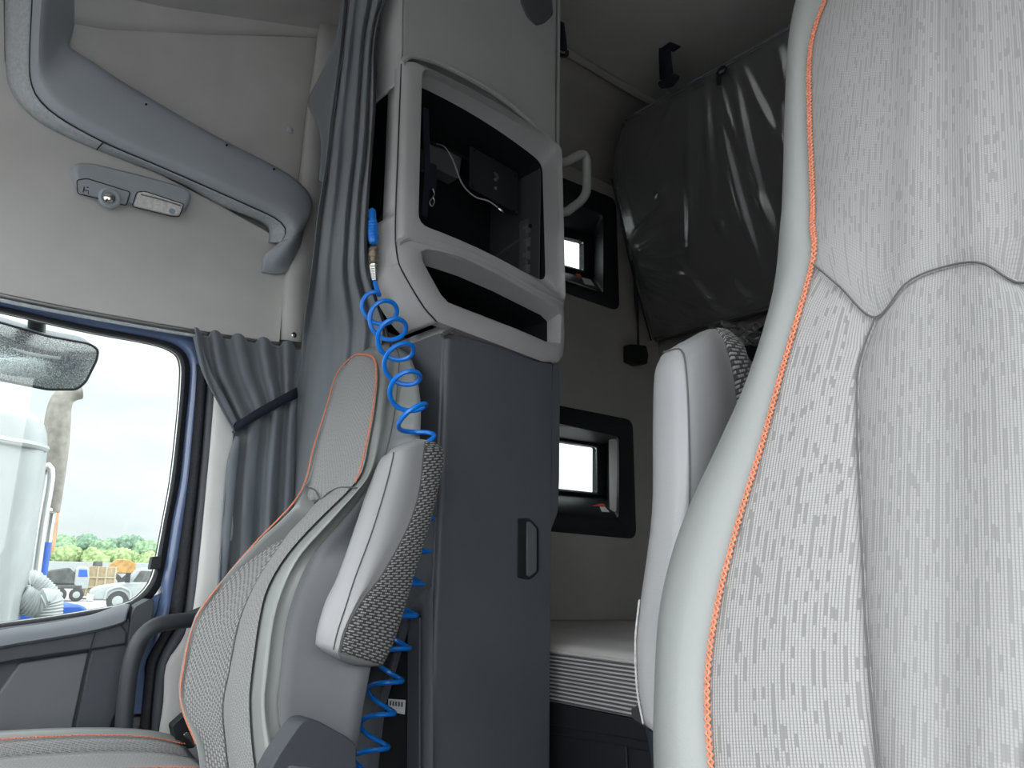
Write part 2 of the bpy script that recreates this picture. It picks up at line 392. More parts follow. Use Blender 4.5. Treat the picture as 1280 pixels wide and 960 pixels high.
# sill pocket and warning card in each window
def sill(win, poly, card, cardr):
    a = [PX(p[0], p[1], x) for p, x in poly]
    obj('sill_shelf', prism(a, (0, 0, -.012)), M['black'], win, bevel=.003)
    c = [PX(p[0], p[1], x) for p, x in card]; r = [PX(p[0], p[1], x) for p, x in cardr]
    obj('warning_label', prism(c, (0, 0, .002)), M['white'], win, smooth=False, label='white warning label')
    obj('warning_label', prism(r, (0, 0, .002)), M['red'], win, smooth=False, label='red header of the warning label')
sill(win2, [((664, 641), 1.13), ((768, 645), 1.13), ((752, 622), 1.24), ((664, 618), 1.24)],
     [((739, 640), 1.145), ((762, 640.5), 1.145), ((756, 634), 1.18), ((736, 633.5), 1.18)], [((736, 633), 1.18), ((757, 633.5), 1.18), ((754, 629), 1.21), ((736, 628), 1.21)])
sill(win1, [((664, 342), 1.13), ((749, 361), 1.13), ((736, 347), 1.24), ((664, 333), 1.24)],
     [((731, 355), 1.145), ((743, 357.5), 1.145), ((738, 350), 1.18), ((727, 347.5), 1.18)], [((722, 347), 1.17), ((728, 348.5), 1.17), ((725, 343), 1.20), ((720, 342), 1.20)])
# ------------------------------------------------------------------ seats
def plane_n(lean): return Vector((0, math.cos(lean), math.sin(lean)))
def stitch_tubes(path, nrm, step, half, r, lift):
    return merge(tube(zigzag(path, nrm, step, half, lift), r, 5, smooth_path=False), tube(zigzag(path, nrm, step*1.0, -half, lift), r, 5, smooth_path=False))
# ---- passenger seat
pseat = thing('passenger_seat', 'reclined grey passenger seat beside the door window with its armrest folded up', 'seat', (.69, -.45, 0), 'cab seats')
LN = math.radians(21); PN = plane_n(LN); P0 = Vector((.69, -.560, .56))
def PS(px, py, off=0.): return PP(px, py, P0+PN*off, PN)
prow = [  # OL, SL, VS, IR, SS, BK
 ((252, 975), (268, 975), (292, 975), (326, 980), (360, 975), (434, 975)),
 ((245, 926), (258, 933), (287, 936), (320, 947), (351, 932), (443, 925)),
 ((226, 880), (236, 882), (283, 885), (315, 885), (344, 880), (450, 880)),
 ((226, 840), (238, 840), (291, 840), (318, 840), (348, 840), (458, 840)),
 ((245, 769), (252, 781), (303, 780), (328, 770), (356, 775), (470, 780)),
 ((279, 724), (285, 734), (322, 735), (339, 732), (372, 725), (480, 735)),
 ((321, 679), (330, 683), (350, 690), (362, 694), (391, 690), (492, 690)),
 ((352, 651), (361, 653), (374, 656), (397, 655), (425, 651), (502, 655)),
 ((372, 629), (380, 631), (402, 626), (435, 618), (456, 612), (510, 622)),
 ((386, 600), (391, 604), (418, 603), (455, 592), (471, 588), (517, 595)),
 ((397, 561), (399, 563), (432, 560), (464, 552), (482, 553), (524, 555)),
 ((409, 510), (412, 517), (440, 517), (471, 512), (490, 512), (526, 510)),
 ((421, 471), (424, 476), (449, 473), (475, 470), (494, 471), (521, 470)),
 ((433, 449), (435, 459), (452, 453), (471, 453), (495, 446), (512, 445)),
 ((449, 435), (449, 447), (457, 446), (466, 446), (489, 433), (499, 434))]
offs = []
for i in range(15):
    h = max(0, min(1, (i-8)/3))    # 0 in the lower back, 1 in the headrest
    offs.append((.045*(1-h)-.035*h, .02*(1-h)-.004*h, .0+.012*h, .006*(1-h)+.004*h, .016*(1-h)-.008*h, -.008*(1-h)-.03*h, -.13*(1-h)-.055*h))
front, full = [], []
for r, o in zip(prow, offs):
    bf = (r[3][0]*.5+r[4][0]*.5, r[3][1]*.5+r[4][1]*.5)
    pts = [PS(*r[0], o[0]), PS(*r[1], o[1]), PS(*r[2], o[2]), PS(*r[3], o[3]), PS(*bf, o[4]), PS(*r[4], o[5]), PS(*r[5], o[6])]
    ob = pts[0]-PN*(.12-.075*max(0, min(1, (prow.index(r)-8)/3)))+Vector((-.01, 0, 0))
    bm_ = (ob+pts[6])/2-PN*.02
    full.append([ob, ob.lerp(pts[0], .6), pts[0], pts[0].lerp(pts[1], .5), pts[1], pts[1].lerp(pts[2], .22), pts[1].lerp(pts[2], .6)]+pts[2:]+[pts[6].lerp(bm_, .3), bm_]); front.append(pts)
nb = 3
vf = loft(full, nb, 3, closed=False, uvs=False)
# close it round the back: join the last column to the first
R = [cru(r+[r[0]], nb)[:-1] for r in full]
cols = [cru([r[j] for r in R], 3) for j in range(len(R[0]))]
RR = [[c[i] for c in cols] for i in range(len(cols[0]))]
topc = sum(RR[-1], Vector())/len(RR[-1])
cap1 = [topc.lerp(p, .72)+Vector((0, -.002, .014)) for p in RR[-1]]; cap2 = [topc.lerp(p, .3)+Vector((0, -.004, .021)) for p in RR[-1]]
obj('backrest', rings(RR+[cap1, cap2], True, True), M['leather'], pseat, angle=180)
nidx = 8
def shift(rows, d): return [[p+PN*d for p in r] for r in rows]
lowi = [[r[1].lerp(r[2], .09)+PN*.013*(1-max(0, min(1, (k-6)/2))), r[1].lerp(r[2], .33)+PN*.004, r[1].lerp(r[2], .66), r[2]] for k, r in enumerate(front[:9])]
cen = [[r[2], r[2].lerp(r[3], .5)+PN*.006, r[3]] for r in front[:9]]
hd = [[r[1], r[1].lerp(r[2], .5)+PN*.004, r[2], r[2].lerp(r[3], .5)+PN*.002, r[3]] for r in front[8:]]
def overlay(name, rows, d, mat, par, su=3, edge=.0012):
    """cloth panel lying on the padding, with rolled edges"""
    V, Fs, U = loft(rows, su, 3); n = len(V); nc = (len(rows[0])-1)*su+1; nr = n//nc
    V = [p+PN*(d if 0 < (k % nc) < nc-1 and 0 < k//nc < nr-1 else edge) for k, p in enumerate(V)]
    return obj(name, (V, Fs, U), mat, par, angle=180)
overlay('side_cloth_panel', lowi, .009, M['fabric_dash'], pseat, edge=.005)
overlay('centre_cloth_panel', cen, .010, M['fabric_dash_fine'], pseat, edge=.006)
overlay('headrest_cloth_panel', hd, .008, M['fabric_dash_fine'], pseat, edge=.006)
sl = [r[1].lerp(r[2], .10*(1-max(0, min(1, (i-8)/3))))+PN*(.003+.012*(1-max(0, min(1, (i-8)/3)))) for i, r in enumerate(front)]
loop = sl + [PS(458, 446, .012), PS(468, 448, .010), PS(474, 458, .008), PS(474, 487, .010), PS(468, 530, .012), PS(463, 556, .012), PS(455, 590, .012), PS(449, 606, .012)]
obj('orange_stitching', stitch_tubes(loop[1:], PN, .0060, .0022, .0013, .010), M['thread'], pseat, label='orange decorative stitching')
obj('seam', tube([r[2]+PN*.0085 for r in front[:9]], .0010, 5), M['seam'], pseat)
obj('seam', tube([PS(384, 609, .03), PS(394, 613, .02), PS(401, 624, .012), PS(410, 616, .014), PS(422, 610, .014), PS(434, 609, .014), PS(446, 610, .014)], .0016, 5), M['seam'], pseat)
# dark vinyl side of the backrest
sid = [[r[5], r[5].lerp(r[6], .5), r[6]] for r in front[:10]]
V, Fs, U = loft(sid, 3, 3); nrm = Vector((-1, .1, 0)).normalized()
obj('side_panel', ([p+nrm*.014 for p in V], Fs, U), M['leather_side'], pseat, angle=180, solid=.006)
obj('seam', tube([r[5]+nrm*.015 for r in front], .0014, 5), M['seam'], pseat)
# ---- cushion
cu = []
for y, zt in [(-.64, .575), (-.55, .600), (-.40, .617), (-.2, .625), (0., .625), (.04, .60), (.055, .53)]:
    b = .93; k = 1. if y < .04 else .97
    cu.append([Vector(q) for q in ((b*k, y, zt-.12), (b*k+.005, y, zt-.05), (b*k-.02, y, zt+.006), (b*k-.055, y, zt+.012), (.85, y, zt-.008), (.78, y, zt-.022), (.69, y, zt-.026), (.60, y, zt-.022), (.53, y, zt-.008), (.49, y, zt+.010), (.455, y, zt+.004), (.435, y, zt-.05), (.435, y, zt-.12))])
V, Fs, U = loft(cu, 2, 4, closed=True, cap=True); obj('seat_cushion', (V, Fs), M['leather'], pseat, angle=180)
def cush(j0, j1, mat, nm):
    rows = [[p for p in r[j0:j1+1]] for r in cu[:5]]
    V, Fs, U = loft(rows, 3, 4); obj(nm, ([p+Vector((0, 0, .008)) for p in V], Fs, U), mat, pseat, angle=180, solid=.003)
cush(4, 5, M['fabric_dash'], 'side_cloth_panel'); cush(5, 7, M['fabric_dash_fine'], 'centre_cloth_panel'); cush(7, 8, M['fabric_dash'], 'side_cloth_panel')
obj('orange_stitching', stitch_tubes([r[4]+Vector((.004, 0, .011)) for r in cu[:6]], Vector((0, 0, 1)), .0060, .0022, .0013, .002), M['thread'], pseat, label='orange decorative stitching')
obj('orange_stitching', stitch_tubes([r[8]+Vector((-.004, 0, .011)) for r in cu[:6]], Vector((0, 0, 1)), .0060, .0022, .0013, .002), M['thread'], pseat, label='orange decorative stitching')
obj('seat_base', prism(roundpoly([(.47, -.55, .0), (.47, -.08, 0), (.47, -.02, .46), (.47, -.62, .46)], .04), (.43, 0, 0)), M['black'], pseat, bevel=.01)
# plastic cover of the recliner at the inboard side
cov = [PX(a, b, .275) for a, b in [(326, 985), (347, 945), (374, 905), (383, 899), (396, 900), (436, 922), (446, 932), (447, 1010), (330, 1040)]]
obj('recliner_cover', prism(roundpoly(cov, .008), (.05, 0, 0)), M['door_dark'], pseat, bevel=.010, seg=3)
obj('cushion_side_shield', prism(roundpoly([(.425, .04, .56), (.425, -.45, .57), (.425, -.62, .52), (.425, -.62, .40), (.425, .02, .40)], .03), (-.02, 0, 0)), M['door_dark'], pseat, bevel=.006)
def buckle(par, p, d):
    p = Vector(p); d = Vector(d).normalized()
    return p
bk = PX(226, 915, .90)
obj('belt_buckle', prism(roundpoly([bk+Vector((0, -.025, -.03)), bk+Vector((0, .012, -.03)), bk+Vector((0, .03, .02)), bk+Vector((0, .0, .045))], .006), (-.03, 0, 0)), M['black'], pseat, bevel=.004)
bt = PX(234, 924, .86)
obj('belt_tongue', prism(roundpoly([bt+Vector((.0, .014, .012)), bt+Vector((0, .006, .018)), bt+Vector((0, -.02, -.008)), bt+Vector((0, -.012, -.014))], .003), (-.014, 0, 0)), M['chrome'], pseat, bevel=.002)
# ---- folded armrest, shared recipe: rows of (left edge, strip seam, cloth seam, outer edge) in 3D
def armrest(par, rows, inward, seamc):
    """rows run from the tip to the root; inward points across the armrest, away from its visible face"""
    inward = Vector(inward); L = []
    for l, s, m_, e, b in rows:
        L.append([l+(b-l)*.3+inward*.0, l, l.lerp(s, .5)+(l-b).normalized()*.012, s, s.lerp(m_, .5)-inward*.008, m_, m_.lerp(e, .55)-inward*.004, e, e.lerp(b, .5)+(e-l).normalized()*.010, b])
    n = len(L)
    R = [cru(r+[r[0]], 3)[:-1] for r in L]; cols = [cru([r[j] for r in R], 4) for j in range(len(R[0]))]
    RR = [[c[i] for c in cols] for i in range(len(cols[0]))]
    def capr(row, d):
        c = sum(row, Vector())/len(row); return [[c.lerp(p, .8)+d*.5 for p in row], [c.lerp(p, .4)+d for p in row]]
    up = (sum(RR[0], Vector())/len(RR[0])-sum(RR[5], Vector())/len(RR[5])).normalized()*.012
    dn = (sum(RR[-1], Vector())/len(RR[-1])-sum(RR[-6], Vector())/len(RR[-6])).normalized()*.010
    a = obj('armrest', rings(capr(RR[0], up)[::-1]+RR+capr(RR[-1], dn), True, True), M['leather_arm'], par, angle=180)
    return a, L
def AX(px, py, x): return PX(px, py, x)
arow = [((487, 566), (492, 565), (530, 552), (540, 553)), ((476, 575), (490, 578), (528, 570), (552, 568)), ((460, 613), (480, 617), (522, 617), (544, 613)), ((443, 663), (464, 668), (508, 660), (534, 655)),
        ((423, 720), (444, 722), (477, 717), (516, 715)), ((407, 753), (433, 756), (452, 750), (503, 757)), ((397, 788), (422, 790), (431, 788), (489, 800)), ((395, 806), (417, 812), (424, 815), (474, 832))]
AR = []
for k, (l, s, m_, e) in enumerate(arow):
    ll, ss, mm, ee = AX(*l, .388), AX(*s, .336), AX(*m_, .326), AX(*e, .332)
    AR.append((ll, ss, mm, ee, ee+Vector((.055, .012, 0))))
arm, AL = armrest(pseat, AR, (1, 0, 0), None)
# cloth covering the back edge of the armrest
cl = [[r[5], r[6], r[7], r[8], r[9]] for r in AL]
V, Fs, U = loft(cl, 3, 4); obj('armrest_cloth', ([p+Vector((-.003, -.002, 0)) for p in V], Fs, [(b, a) for a, b in U]), M['fabric_arm'], arm, angle=180, solid=.004, label='dark dashed cloth on the back of the armrest')
obj('seam', tube([r[3]+Vector((-.001, .001, 0)) for r in AL], .0012, 5), M['seam'], arm)
obj('seam', tube([r[5]+Vector((-.004, 0, 0)) for r in AL], .0014, 5), M['seam'], arm)
root = sum(AL[-2], Vector())/10
obj('armrest_pivot', lathe(root+Vector((.02, -.02, .05)), (1, 0, 0), [(0, .028), (.05, .028)]), M['black'], arm)
# ---- driver seat
dseat = thing('driver_seat', 'near grey driver seat with orange stitching filling one side of the view', 'seat', (-.73, -.35, 0), 'cab seats')
DL = math.radians(16); DN = plane_n(DL); D0 = Vector((-.73, -.5, .6)); DU = Vector((0, -math.sin(DL), math.cos(DL)))
def DS(px, py, off=0.): return PP(px, py, D0+DN*off, DN)
drow = [  # silhouette, stitching, seam of the centre panel
 ((850, 1200), (945, 1190), (1150, 1190)), ((828, 1080), (910, 1080), (1118, 1080)), ((817, 960), (893, 960), (1101, 960)), ((818, 850), (888, 850), (1091, 850)), ((826, 750), (901, 755), (1084, 750)), ((852, 655), (927, 652), (1079, 640)),
 ((897, 560), (955, 560), (1075, 540)), ((936, 475), (980, 468), (1077, 460)), ((965, 375), (1018, 332), (1097, 400)), ((975, 285), (1018, 283), (1106, 315)), ((978, 240), (1018, 240), (1108, 240)), ((981, 140), (1014, 140), (1112, 140)), ((986, 50), (1016, 60), (1118, 60)),
 ((1000, -15), (1035, 0), (1125, -10)), ((1030, -75), (1066, -58), (1140, -66)), ((1075, -115), (1100, -92), (1160, -100))]
ARCW = (DS(1215, 338)-D0).dot(DU)
dfront, dfull = [], []
for i, r in enumerate(drow):
    h = max(0, min(1, (i-7)/3)); f = max(0, min(1, (i-12)/3))
    o = (.004*(1-h)-.012*h-.02*f, .028*(1-h)+.004*h-.012*f, .008+.004*h-.008*f)
    a, b, c = DS(*r[0], o[0]), DS(*r[1], o[1]), DS(*r[2], o[2])
    m_ = a.lerp(b, .5)+DN*(.016*(1-h)+.012*h)
    cw = (c-D0).dot(DU)
    if i >= 8: cw = max(cw, ARCW+.022*(i-8))
    cc = Vector((D0.x, D0.y, D0.z))+DU*cw+DN*(c-D0).dot(DN); lift = DU*(.24*(cw-(c-D0).dot(DU)) if i == 8 else 0)
    q1 = a-DN*(.05)+Vector((.003, 0, 0)); q2 = a-DN*(.12-.03*h)-Vector((.02, 0, 0))
    half = [q2, q1, a, m_, b, b.lerp(c, .5)+DN*.004, c, c.lerp(cc, .5)+DN*.004+lift]
    mir = [Vector((2*D0.x-p.x, p.y, p.z)) for p in reversed(half)]
    dfront.append(half+[cc]+mir); dfull.append(half+[cc]+mir)
R = [cru(r+[r[0]], 3)[:-1] for r in dfull]; cols = [cru([r[j] for r in R], 4) for j in range(len(R[0]))]
RR = [[c[i] for c in cols] for i in range(len(cols[0]))]
topc = sum(RR[-1], Vector())/len(RR[-1])
obj('backrest', rings(RR+[[topc.lerp(p, .75)+DU*.012 for p in RR[-1]], [topc.lerp(p, .3)+DU*.018 for p in RR[-1]]], True, True), M['leather'], dseat, angle=180)
PNs = PN; PN = DN
sidec = lambda r: [r[4], r[4].lerp(r[6], .25)+DN*.002, r[5], r[4].lerp(r[6], .75)+DN*.002, r[6]]
overlay('side_cloth_panel', [sidec(r) for r in dfront[:9]], .004, M['fabric'], dseat)
overlay('side_cloth_panel', [[Vector((2*D0.x-p.x, p.y, p.z)) for p in reversed(sidec(r))] for r in dfront[:9]], .004, M['fabric'], dseat)
mc = lambda r: r[6:11]
overlay('centre_cloth_panel', [mc(r) for r in dfront[:9]], .0045, M['fabric_fine'], dseat)
overlay('headrest_cloth_panel', [r[4:13] for r in dfront[8:]], .0042, M['fabric_fine'], dseat, 3)
PN = PNs
ins = [r[4] for r in dfront[1:]]
tp = [Vector((2*D0.x-p.x, p.y, p.z)) for p in reversed(ins)]
obj('orange_stitching', stitch_tubes(ins+tp, DN, .0050, .0022, .0013, .0045), M['thread'], dseat, label='orange decorative stitching')
vs = [r[6]+DN*.0052 for r in dfront[:9]]
obj('seam', tube(vs, .0009, 5), M['seam'], dseat); obj('seam', tube([Vector((2*D0.x-p.x, p.y, p.z)) for p in vs], .0009, 5), M['seam'], dseat)
obj('seam', tube([p+DN*.0050 for p in dfront[8][4:13]], .0010, 5), M['seam'], dseat)
# armrest of the driver seat, folded up beside the backrest
drw = [((826, 446), (850, 437), (892, 411), (906, 416)), ((818, 470), (857, 458), (905, 432), (925, 438)), ((816, 540), (861, 530), (918, 500), (932, 490)), ((815, 640), (861, 640), (915, 620), (930, 620)),
       ((801, 750), (850, 755), (905, 745), (925, 745)), ((796, 800), (846, 815), (900, 800), (920, 800)), ((798, 860), (846, 880), (900, 880), (920, 880)), ((806, 905), (848, 930), (900, 930), (920, 930))]
DR = []
for k, (l, s, m_, e) in enumerate(drw):
    z = 1.16-.05*k; yf = -.60-(.13*max(0, 1-k/7))
    ll = PY(*l, yf); ss = PY(*s, yf+.012); xs = ss.x-.012
    mm = PX(*m_, xs+.004); mm = PY(*m_, yf-.10); ee = PY(*e, yf-.135)
    DR.append((ll, ss, mm, ee, ee.lerp(ll, .45)+Vector((.05, -.02, 0))))
darm, DLr = armrest(dseat, DR, (1, 0, 0), None)
cl = [[r[5], r[6], r[7], r[8], r[9]] for r in DLr]
V, Fs, U = loft(cl, 3, 4); obj('armrest_cloth', ([p+Vector((-.003, -.002, 0)) for p in V], Fs, [(b, a) for a, b in U]), M['fabric_arm'], darm, angle=180, solid=.004, label='dark dashed cloth on the back of the armrest')
obj('seam', tube([DLr[0][3].lerp(DLr[0][1], .8)+Vector((0, .002, .004))]+[r[3]+Vector((-.001, .001, 0)) for r in DLr], .0010, 5), M['seam'], darm)
obj('piping', tube([r[1]+Vector((.001, .001, 0)) for r in DLr[4:]], .0011, 6), M['piping'], darm)
obj('seat_cushion', prism(roundpoly([(-.97, -.52, .5), (-.97, .02, .52), (-.97, .04, .60), (-.97, -.50, .585)], .03), (.48, 0, 0)), M['leather'], dseat, bevel=.02, seg=3)
obj('seat_base', prism(roundpoly([(-.94, -.48, .0), (-.94, -.06, 0), (-.94, -.0, .49), (-.94, -.52, .49)], .04), (.42, 0, 0)), M['black'], dseat, bevel=.01)
# ------------------------------------------------------------------ tall cabinet behind the passenger seat
XF = .452
BK = -1.352
lcab = thing('wardrobe_cabinet', 'tall charcoal lower cabinet with a flush door latch behind the passenger seat', 'cabinet', (.75, -1.17, 0))
cy0 = PX(547, 640, XF).y; zt = PX(548, 410, XF).z
obj('body', prism(roundpoly([(XF+.012, cy0-.002, 0), (1.10, cy0-.002, 0), (1.10, BK+.005, 0), (XF+.012, BK+.005, 0)], .004, 2), (0, 0, zt)), M['cab_dark'], lcab, bevel=.003)
# door slab with a softly rounded front edge
dtop = PX(552, 421, XF).z; dy1 = PX(690, 600, XF).y
pl = roundpoly([(XF, cy0-.006, .10), (XF+.020, cy0-.006, .10), (XF+.020, dy1, .10), (XF, dy1, .10)], [.014, .001, .001, .004], 4)
door = obj('door', prism(pl, (0, 0, dtop-.10)), M['cab_dark'], lcab, bevel=.002)
# flush latch: recessed cup and paddle
lt = [PX(a, b, XF-.001) for a, b in [(646, 648), (662, 648), (673, 659), (673, 716), (662, 725), (646, 722)]]
lo = roundpoly(lt, .007, 3); cen_ = sum(lo, Vector())/len(lo); li = [p.lerp(cen_, .12) for p in lo]
lat = obj('latch', rings([lo, [p+Vector((-.003, 0, 0)) for p in [q.lerp(cen_, .04) for q in lo]], [p+Vector((-.003, 0, 0)) for p in li], [p+Vector((.0005, 0, 0)) for p in li]], False, True), M['black'], door)
pa = [PX(a, b, XF-.006) for a, b in [(659, 652), (663, 652), (671, 661), (671, 714), (662, 721), (659, 720)]]
obj('latch_paddle', prism(roundpoly(pa, .003, 2), (.005, 0, 0)), M['door_mid'], lat, bevel=.0015, label='grey paddle of the latch')
obj('hinge_cap', prism(roundpoly([PX(a, b, XF-.004) for a, b in [(552, 415), (566, 408), (569, 412), (556, 420)]], .003, 2), (.012, 0, 0)), M['steel'], lcab, bevel=.0015)
# dark rear edge strip hanging below the upper cabinet
rp = [PX(a, b, XF+.002) for a, b in [(691, 455), (700, 458), (699, 600), (697, 640), (688, 664), (686, 664)]]
obj('rear_panel', prism(roundpoly(rp, .004, 2), (.03, 0, 0)), M['cab_dark'], lcab, bevel=.003)
# framed side compartment on the front face, closed by a flat plate
ro = [PY(a, b, cy0+.001) for a, b in [(455, 1010), (470, 885), (503, 790), (514, 758), (524, 742), (541, 731), (541, 1010)]]
ri = [PY(a, b, cy0+.001) for a, b in [(466, 1010), (480, 885), (508, 800), (516, 783), (520, 775), (512.5, 771), (512, 1010)]]
ri = [PY(a, b, cy0+.001) for a, b in [(468, 1010), (482, 885), (507, 800), (514, 780), (518, 771), (529, 769), (529, 1010)]]
up_ = Vector((0, .010, 0))
obj('compartment_frame', rings([ro, [p+up_ for p in [q.lerp(r, .3) for q, r in zip(ro, ri)]], [p+up_ for p in [q.lerp(r, .8) for q, r in zip(ro, ri)]], ri]), M['cab_dark'], lcab, angle=60)
obj('compartment_shade_plate', prism(ri, (0, .0015, 0)), M['cavity'], lcab, smooth=False)  # flat black plate, its colour stands in for the shade inside the compartment
fl = [PY(a, b, cy0+.004) for a, b in [(512, 1010), (513, 790), (517, 774), (528, 771), (528, 1010)]]
obj('compartment_edge', prism(fl, (0, .008, 0)), M['door_dark'], lcab, bevel=.003)
lb = [PY(a, b, cy0+.004) for a, b in [(486, 873.5), (507, 875), (506, 893), (485, 889)]]
obj('paper_label', prism(lb, (0, .001, 0)), M['white'], lcab, smooth=False, label='small white printed paper label')
for q in range(5):
    f0, f1 = .1+.17*q, .2+.17*q
    bar = [lb[0].lerp(lb[1], f0).lerp(lb[3].lerp(lb[2], f0), .15), lb[0].lerp(lb[1], f1).lerp(lb[3].lerp(lb[2], f1), .15), lb[0].lerp(lb[1], f1).lerp(lb[3].lerp(lb[2], f1), .5), lb[0].lerp(lb[1], f0).lerp(lb[3].lerp(lb[2], f0), .5)]
    obj('label_print', prism([p+Vector((0, .001, 0)) for p in bar], (0, .0006, 0)), M['door_mid'], lcab, smooth=False)
# ---- upper cabinet
ucab = thing('media_cabinet', 'grey upper cabinet with an open screen niche and slot above the charcoal wardrobe', 'cabinet', (.75, -1.1, zt+.005))
def UX(px, py, d=0.): return PX(px, py, XF+d)
seam_px = [(505, -70), (504, 0), (503, 75), (499, 180), (496, 260), (495.5, 290), (496, 306), (500, 330), (513, 355), (531, 384), (547, 402)]
prof = [UX(*p) for p in seam_px]
# solid top above the niche
topb = [UX(503, 77), UX(515, 69), UX(550, 79), UX(595, 102), UX(640, 132), UX(700, 187), UX(699, 40), UX(699, -140), UX(505, -140)]
topb = [Vector((p.x, max(p.y, BK), min(p.z, CEIL-.02))) for p in topb]
obj('body', prism([p+Vector((.006, 0, 0)) for p in topb], (.22, 0, 0)), M['cab_grey'], ucab, bevel=.012, seg=3)
vent = [UX(a, b, .0) for a, b in [(652, -22), (672, -24), (690, -4), (692, 18), (682, 28), (671, 31), (660, 20), (652, 2)]]
obj('speaker_grille', prism(roundpoly(vent, .01, 2), (.008, 0, 0)), M['cab_dark'], ucab, bevel=.002)
# screen niche
ROUND = 5
Oq = [UX(502, 75), UX(701, 187), UX(704.5, 381), UX(496, 303)]
Iq = [UX(526, 84), UX(694, 183), UX(701, 371), UX(521, 281)]
Jq = [UX(512, 98, .05), UX(678, 204, .05), UX(682, 353, .05), None]; Jq[0] = Iq[0]+Vector((.05, .0, -.012)); Jq[3] = Iq[3]+Vector((.05, 0, .004))
Jq[0] = Vector((XF+.05, Iq[0].y-.004, UX(525, 109, .05).z))
def bow(q, top, bot, n=5):
    """quad loop with bowed top and bottom edges: corners at 0, n, 2n, 3n"""
    out = []
    for k in range(n): out.append(q[0].lerp(q[1], k/n)+Vector((0, 0, top*4*(k/n)*(1-k/n))))
    for k in range(n): out.append(q[1].lerp(q[2], k/n))
    for k in range(n): out.append(q[2].lerp(q[3], k/n)+Vector((0, 0, bot*4*(k/n)*(1-k/n))))
    for k in range(n): out.append(q[3].lerp(q[0], k/n))
    return out
def soften(loop, rad):
    """rounds the four corners of a bowed loop"""
    n = len(loop)//4; out = [p.copy() for p in loop]
    for c in range(4):
        i = c*n; a, b = loop[i-1], loop[(i+1) % len(loop)]; p = loop[i]
        da, db = (a-p), (b-p)
        out[i] = p+(da.normalized()+db.normalized())*rad*.42
    return out
def niche_loop(q, top, bot, rad):
    P = bow(q, top, bot, 8); n = 8; out = []
    for c in range(4):
        i = c*n; p = P[i]
        a, b = P[i-1], P[(i+1) % len(P)]
        ua, ub = (a-p).normalized(), (b-p).normalized()
        for k in range(5):
            t = k/4; out.append((p+ua*rad)*(1-t)**2+p*2*t*(1-t)+(p+ub*rad)*t*t)
        for k in range(1, n): 
            if (P[i+k]-p).length > rad and (P[(i+k) % len(P)]-P[(i+n) % len(P)]).length > rad: out.append(P[i+k])
            else: out.append(P[i+k].lerp(P[i+n//2], .5))
    return out
NO = niche_loop(Oq, .020, .018, .012); NI = niche_loop(Iq, .020, .016, .03); NJ = niche_loop(Jq, .018, .012, .03)
back = [p+Vector((.03, 0, 0)) for p in NO]
face = [p+Vector((-.011, 0, 0)) for p in [a.lerp(b, .3) for a, b in zip(NO, NI)]]
obj('niche_bezel', rings([back, NO, face, [p+Vector((-.006, 0, 0)) for p in NI], [p+Vector((.006, 0, 0)) for p in [a.lerp(b, .12) for a, b in zip(NI, NJ)]], NJ]), M['cab_grey'], ucab, angle=60)
cav = [Vector((.735, p.y, p.z)) for p in NJ]
obj('niche_lining', rings([NJ, cav], False, True), M['cavity'], ucab, angle=30)
M['niche_grey'] = material('dark grey niche panel', (.060, .066, .074), .55, .4)
obj('niche_side_panel', box(XF+.056, .73, BK+.014, BK+.018, UX(682, 360, .06).z, UX(678, 204, .06).z-.004), M['niche_grey'], ucab, bevel=.002)
obj('niche_runner', tube([PY(612, 328, BK+.02), PY(636, 309, BK+.02), PY(655, 297, BK+.02)], .004, 6), M['door_mid'], ucab)
# lower bezel with the long slot
bq = [(496, 303), (516, 297), (553, 305), (595, 320), (657, 356), (705, 382), (705, 425), (703, 446), (698, 452), (678, 452), (616, 428), (547, 402), (531, 384), (513, 355), (499, 329)]
sq = [(527, 317), (533, 314), (545, 315.5), (572, 322), (617, 343), (692, 386), (699, 392), (698, 428), (692, 431), (684, 428), (648, 412), (560, 378), (551, 368), (541, 350), (529, 328)]
iq = [None]*15
bo = [UX(*p) for p in bq]; so = [UX(*p) for p in sq]
px_in = [(527, 326), (531, 332), (545, 336), (572, 345), (616, 364), (676, 394), (684, 402), (684, 427), (680, 427), (672, 424), (645, 412), (556, 378), (548, 368), (538, 350), (526, 334)]
si = [UX(*p, .045) for p in px_in]
ed = [UX(*p)+Vector((-.006, 0, 0)) for p in [((a[0]*.8+b[0]*.2), (a[1]*.8+b[1]*.2)) for a, b in zip(bq, sq)]]
obj('slot_bezel', rings([[p+Vector((.03, 0, 0)) for p in bo], bo, ed, [p.lerp(q, .1)+Vector((-.006, 0, 0)) for p, q in zip(so, bo)], so, si]), M['cab_grey'], ucab, angle=50)
obj('slot_lining', rings([si, [p+Vector((.30, 0, .0)) for p in si]], False, True), M['cavity'], ucab, angle=30)
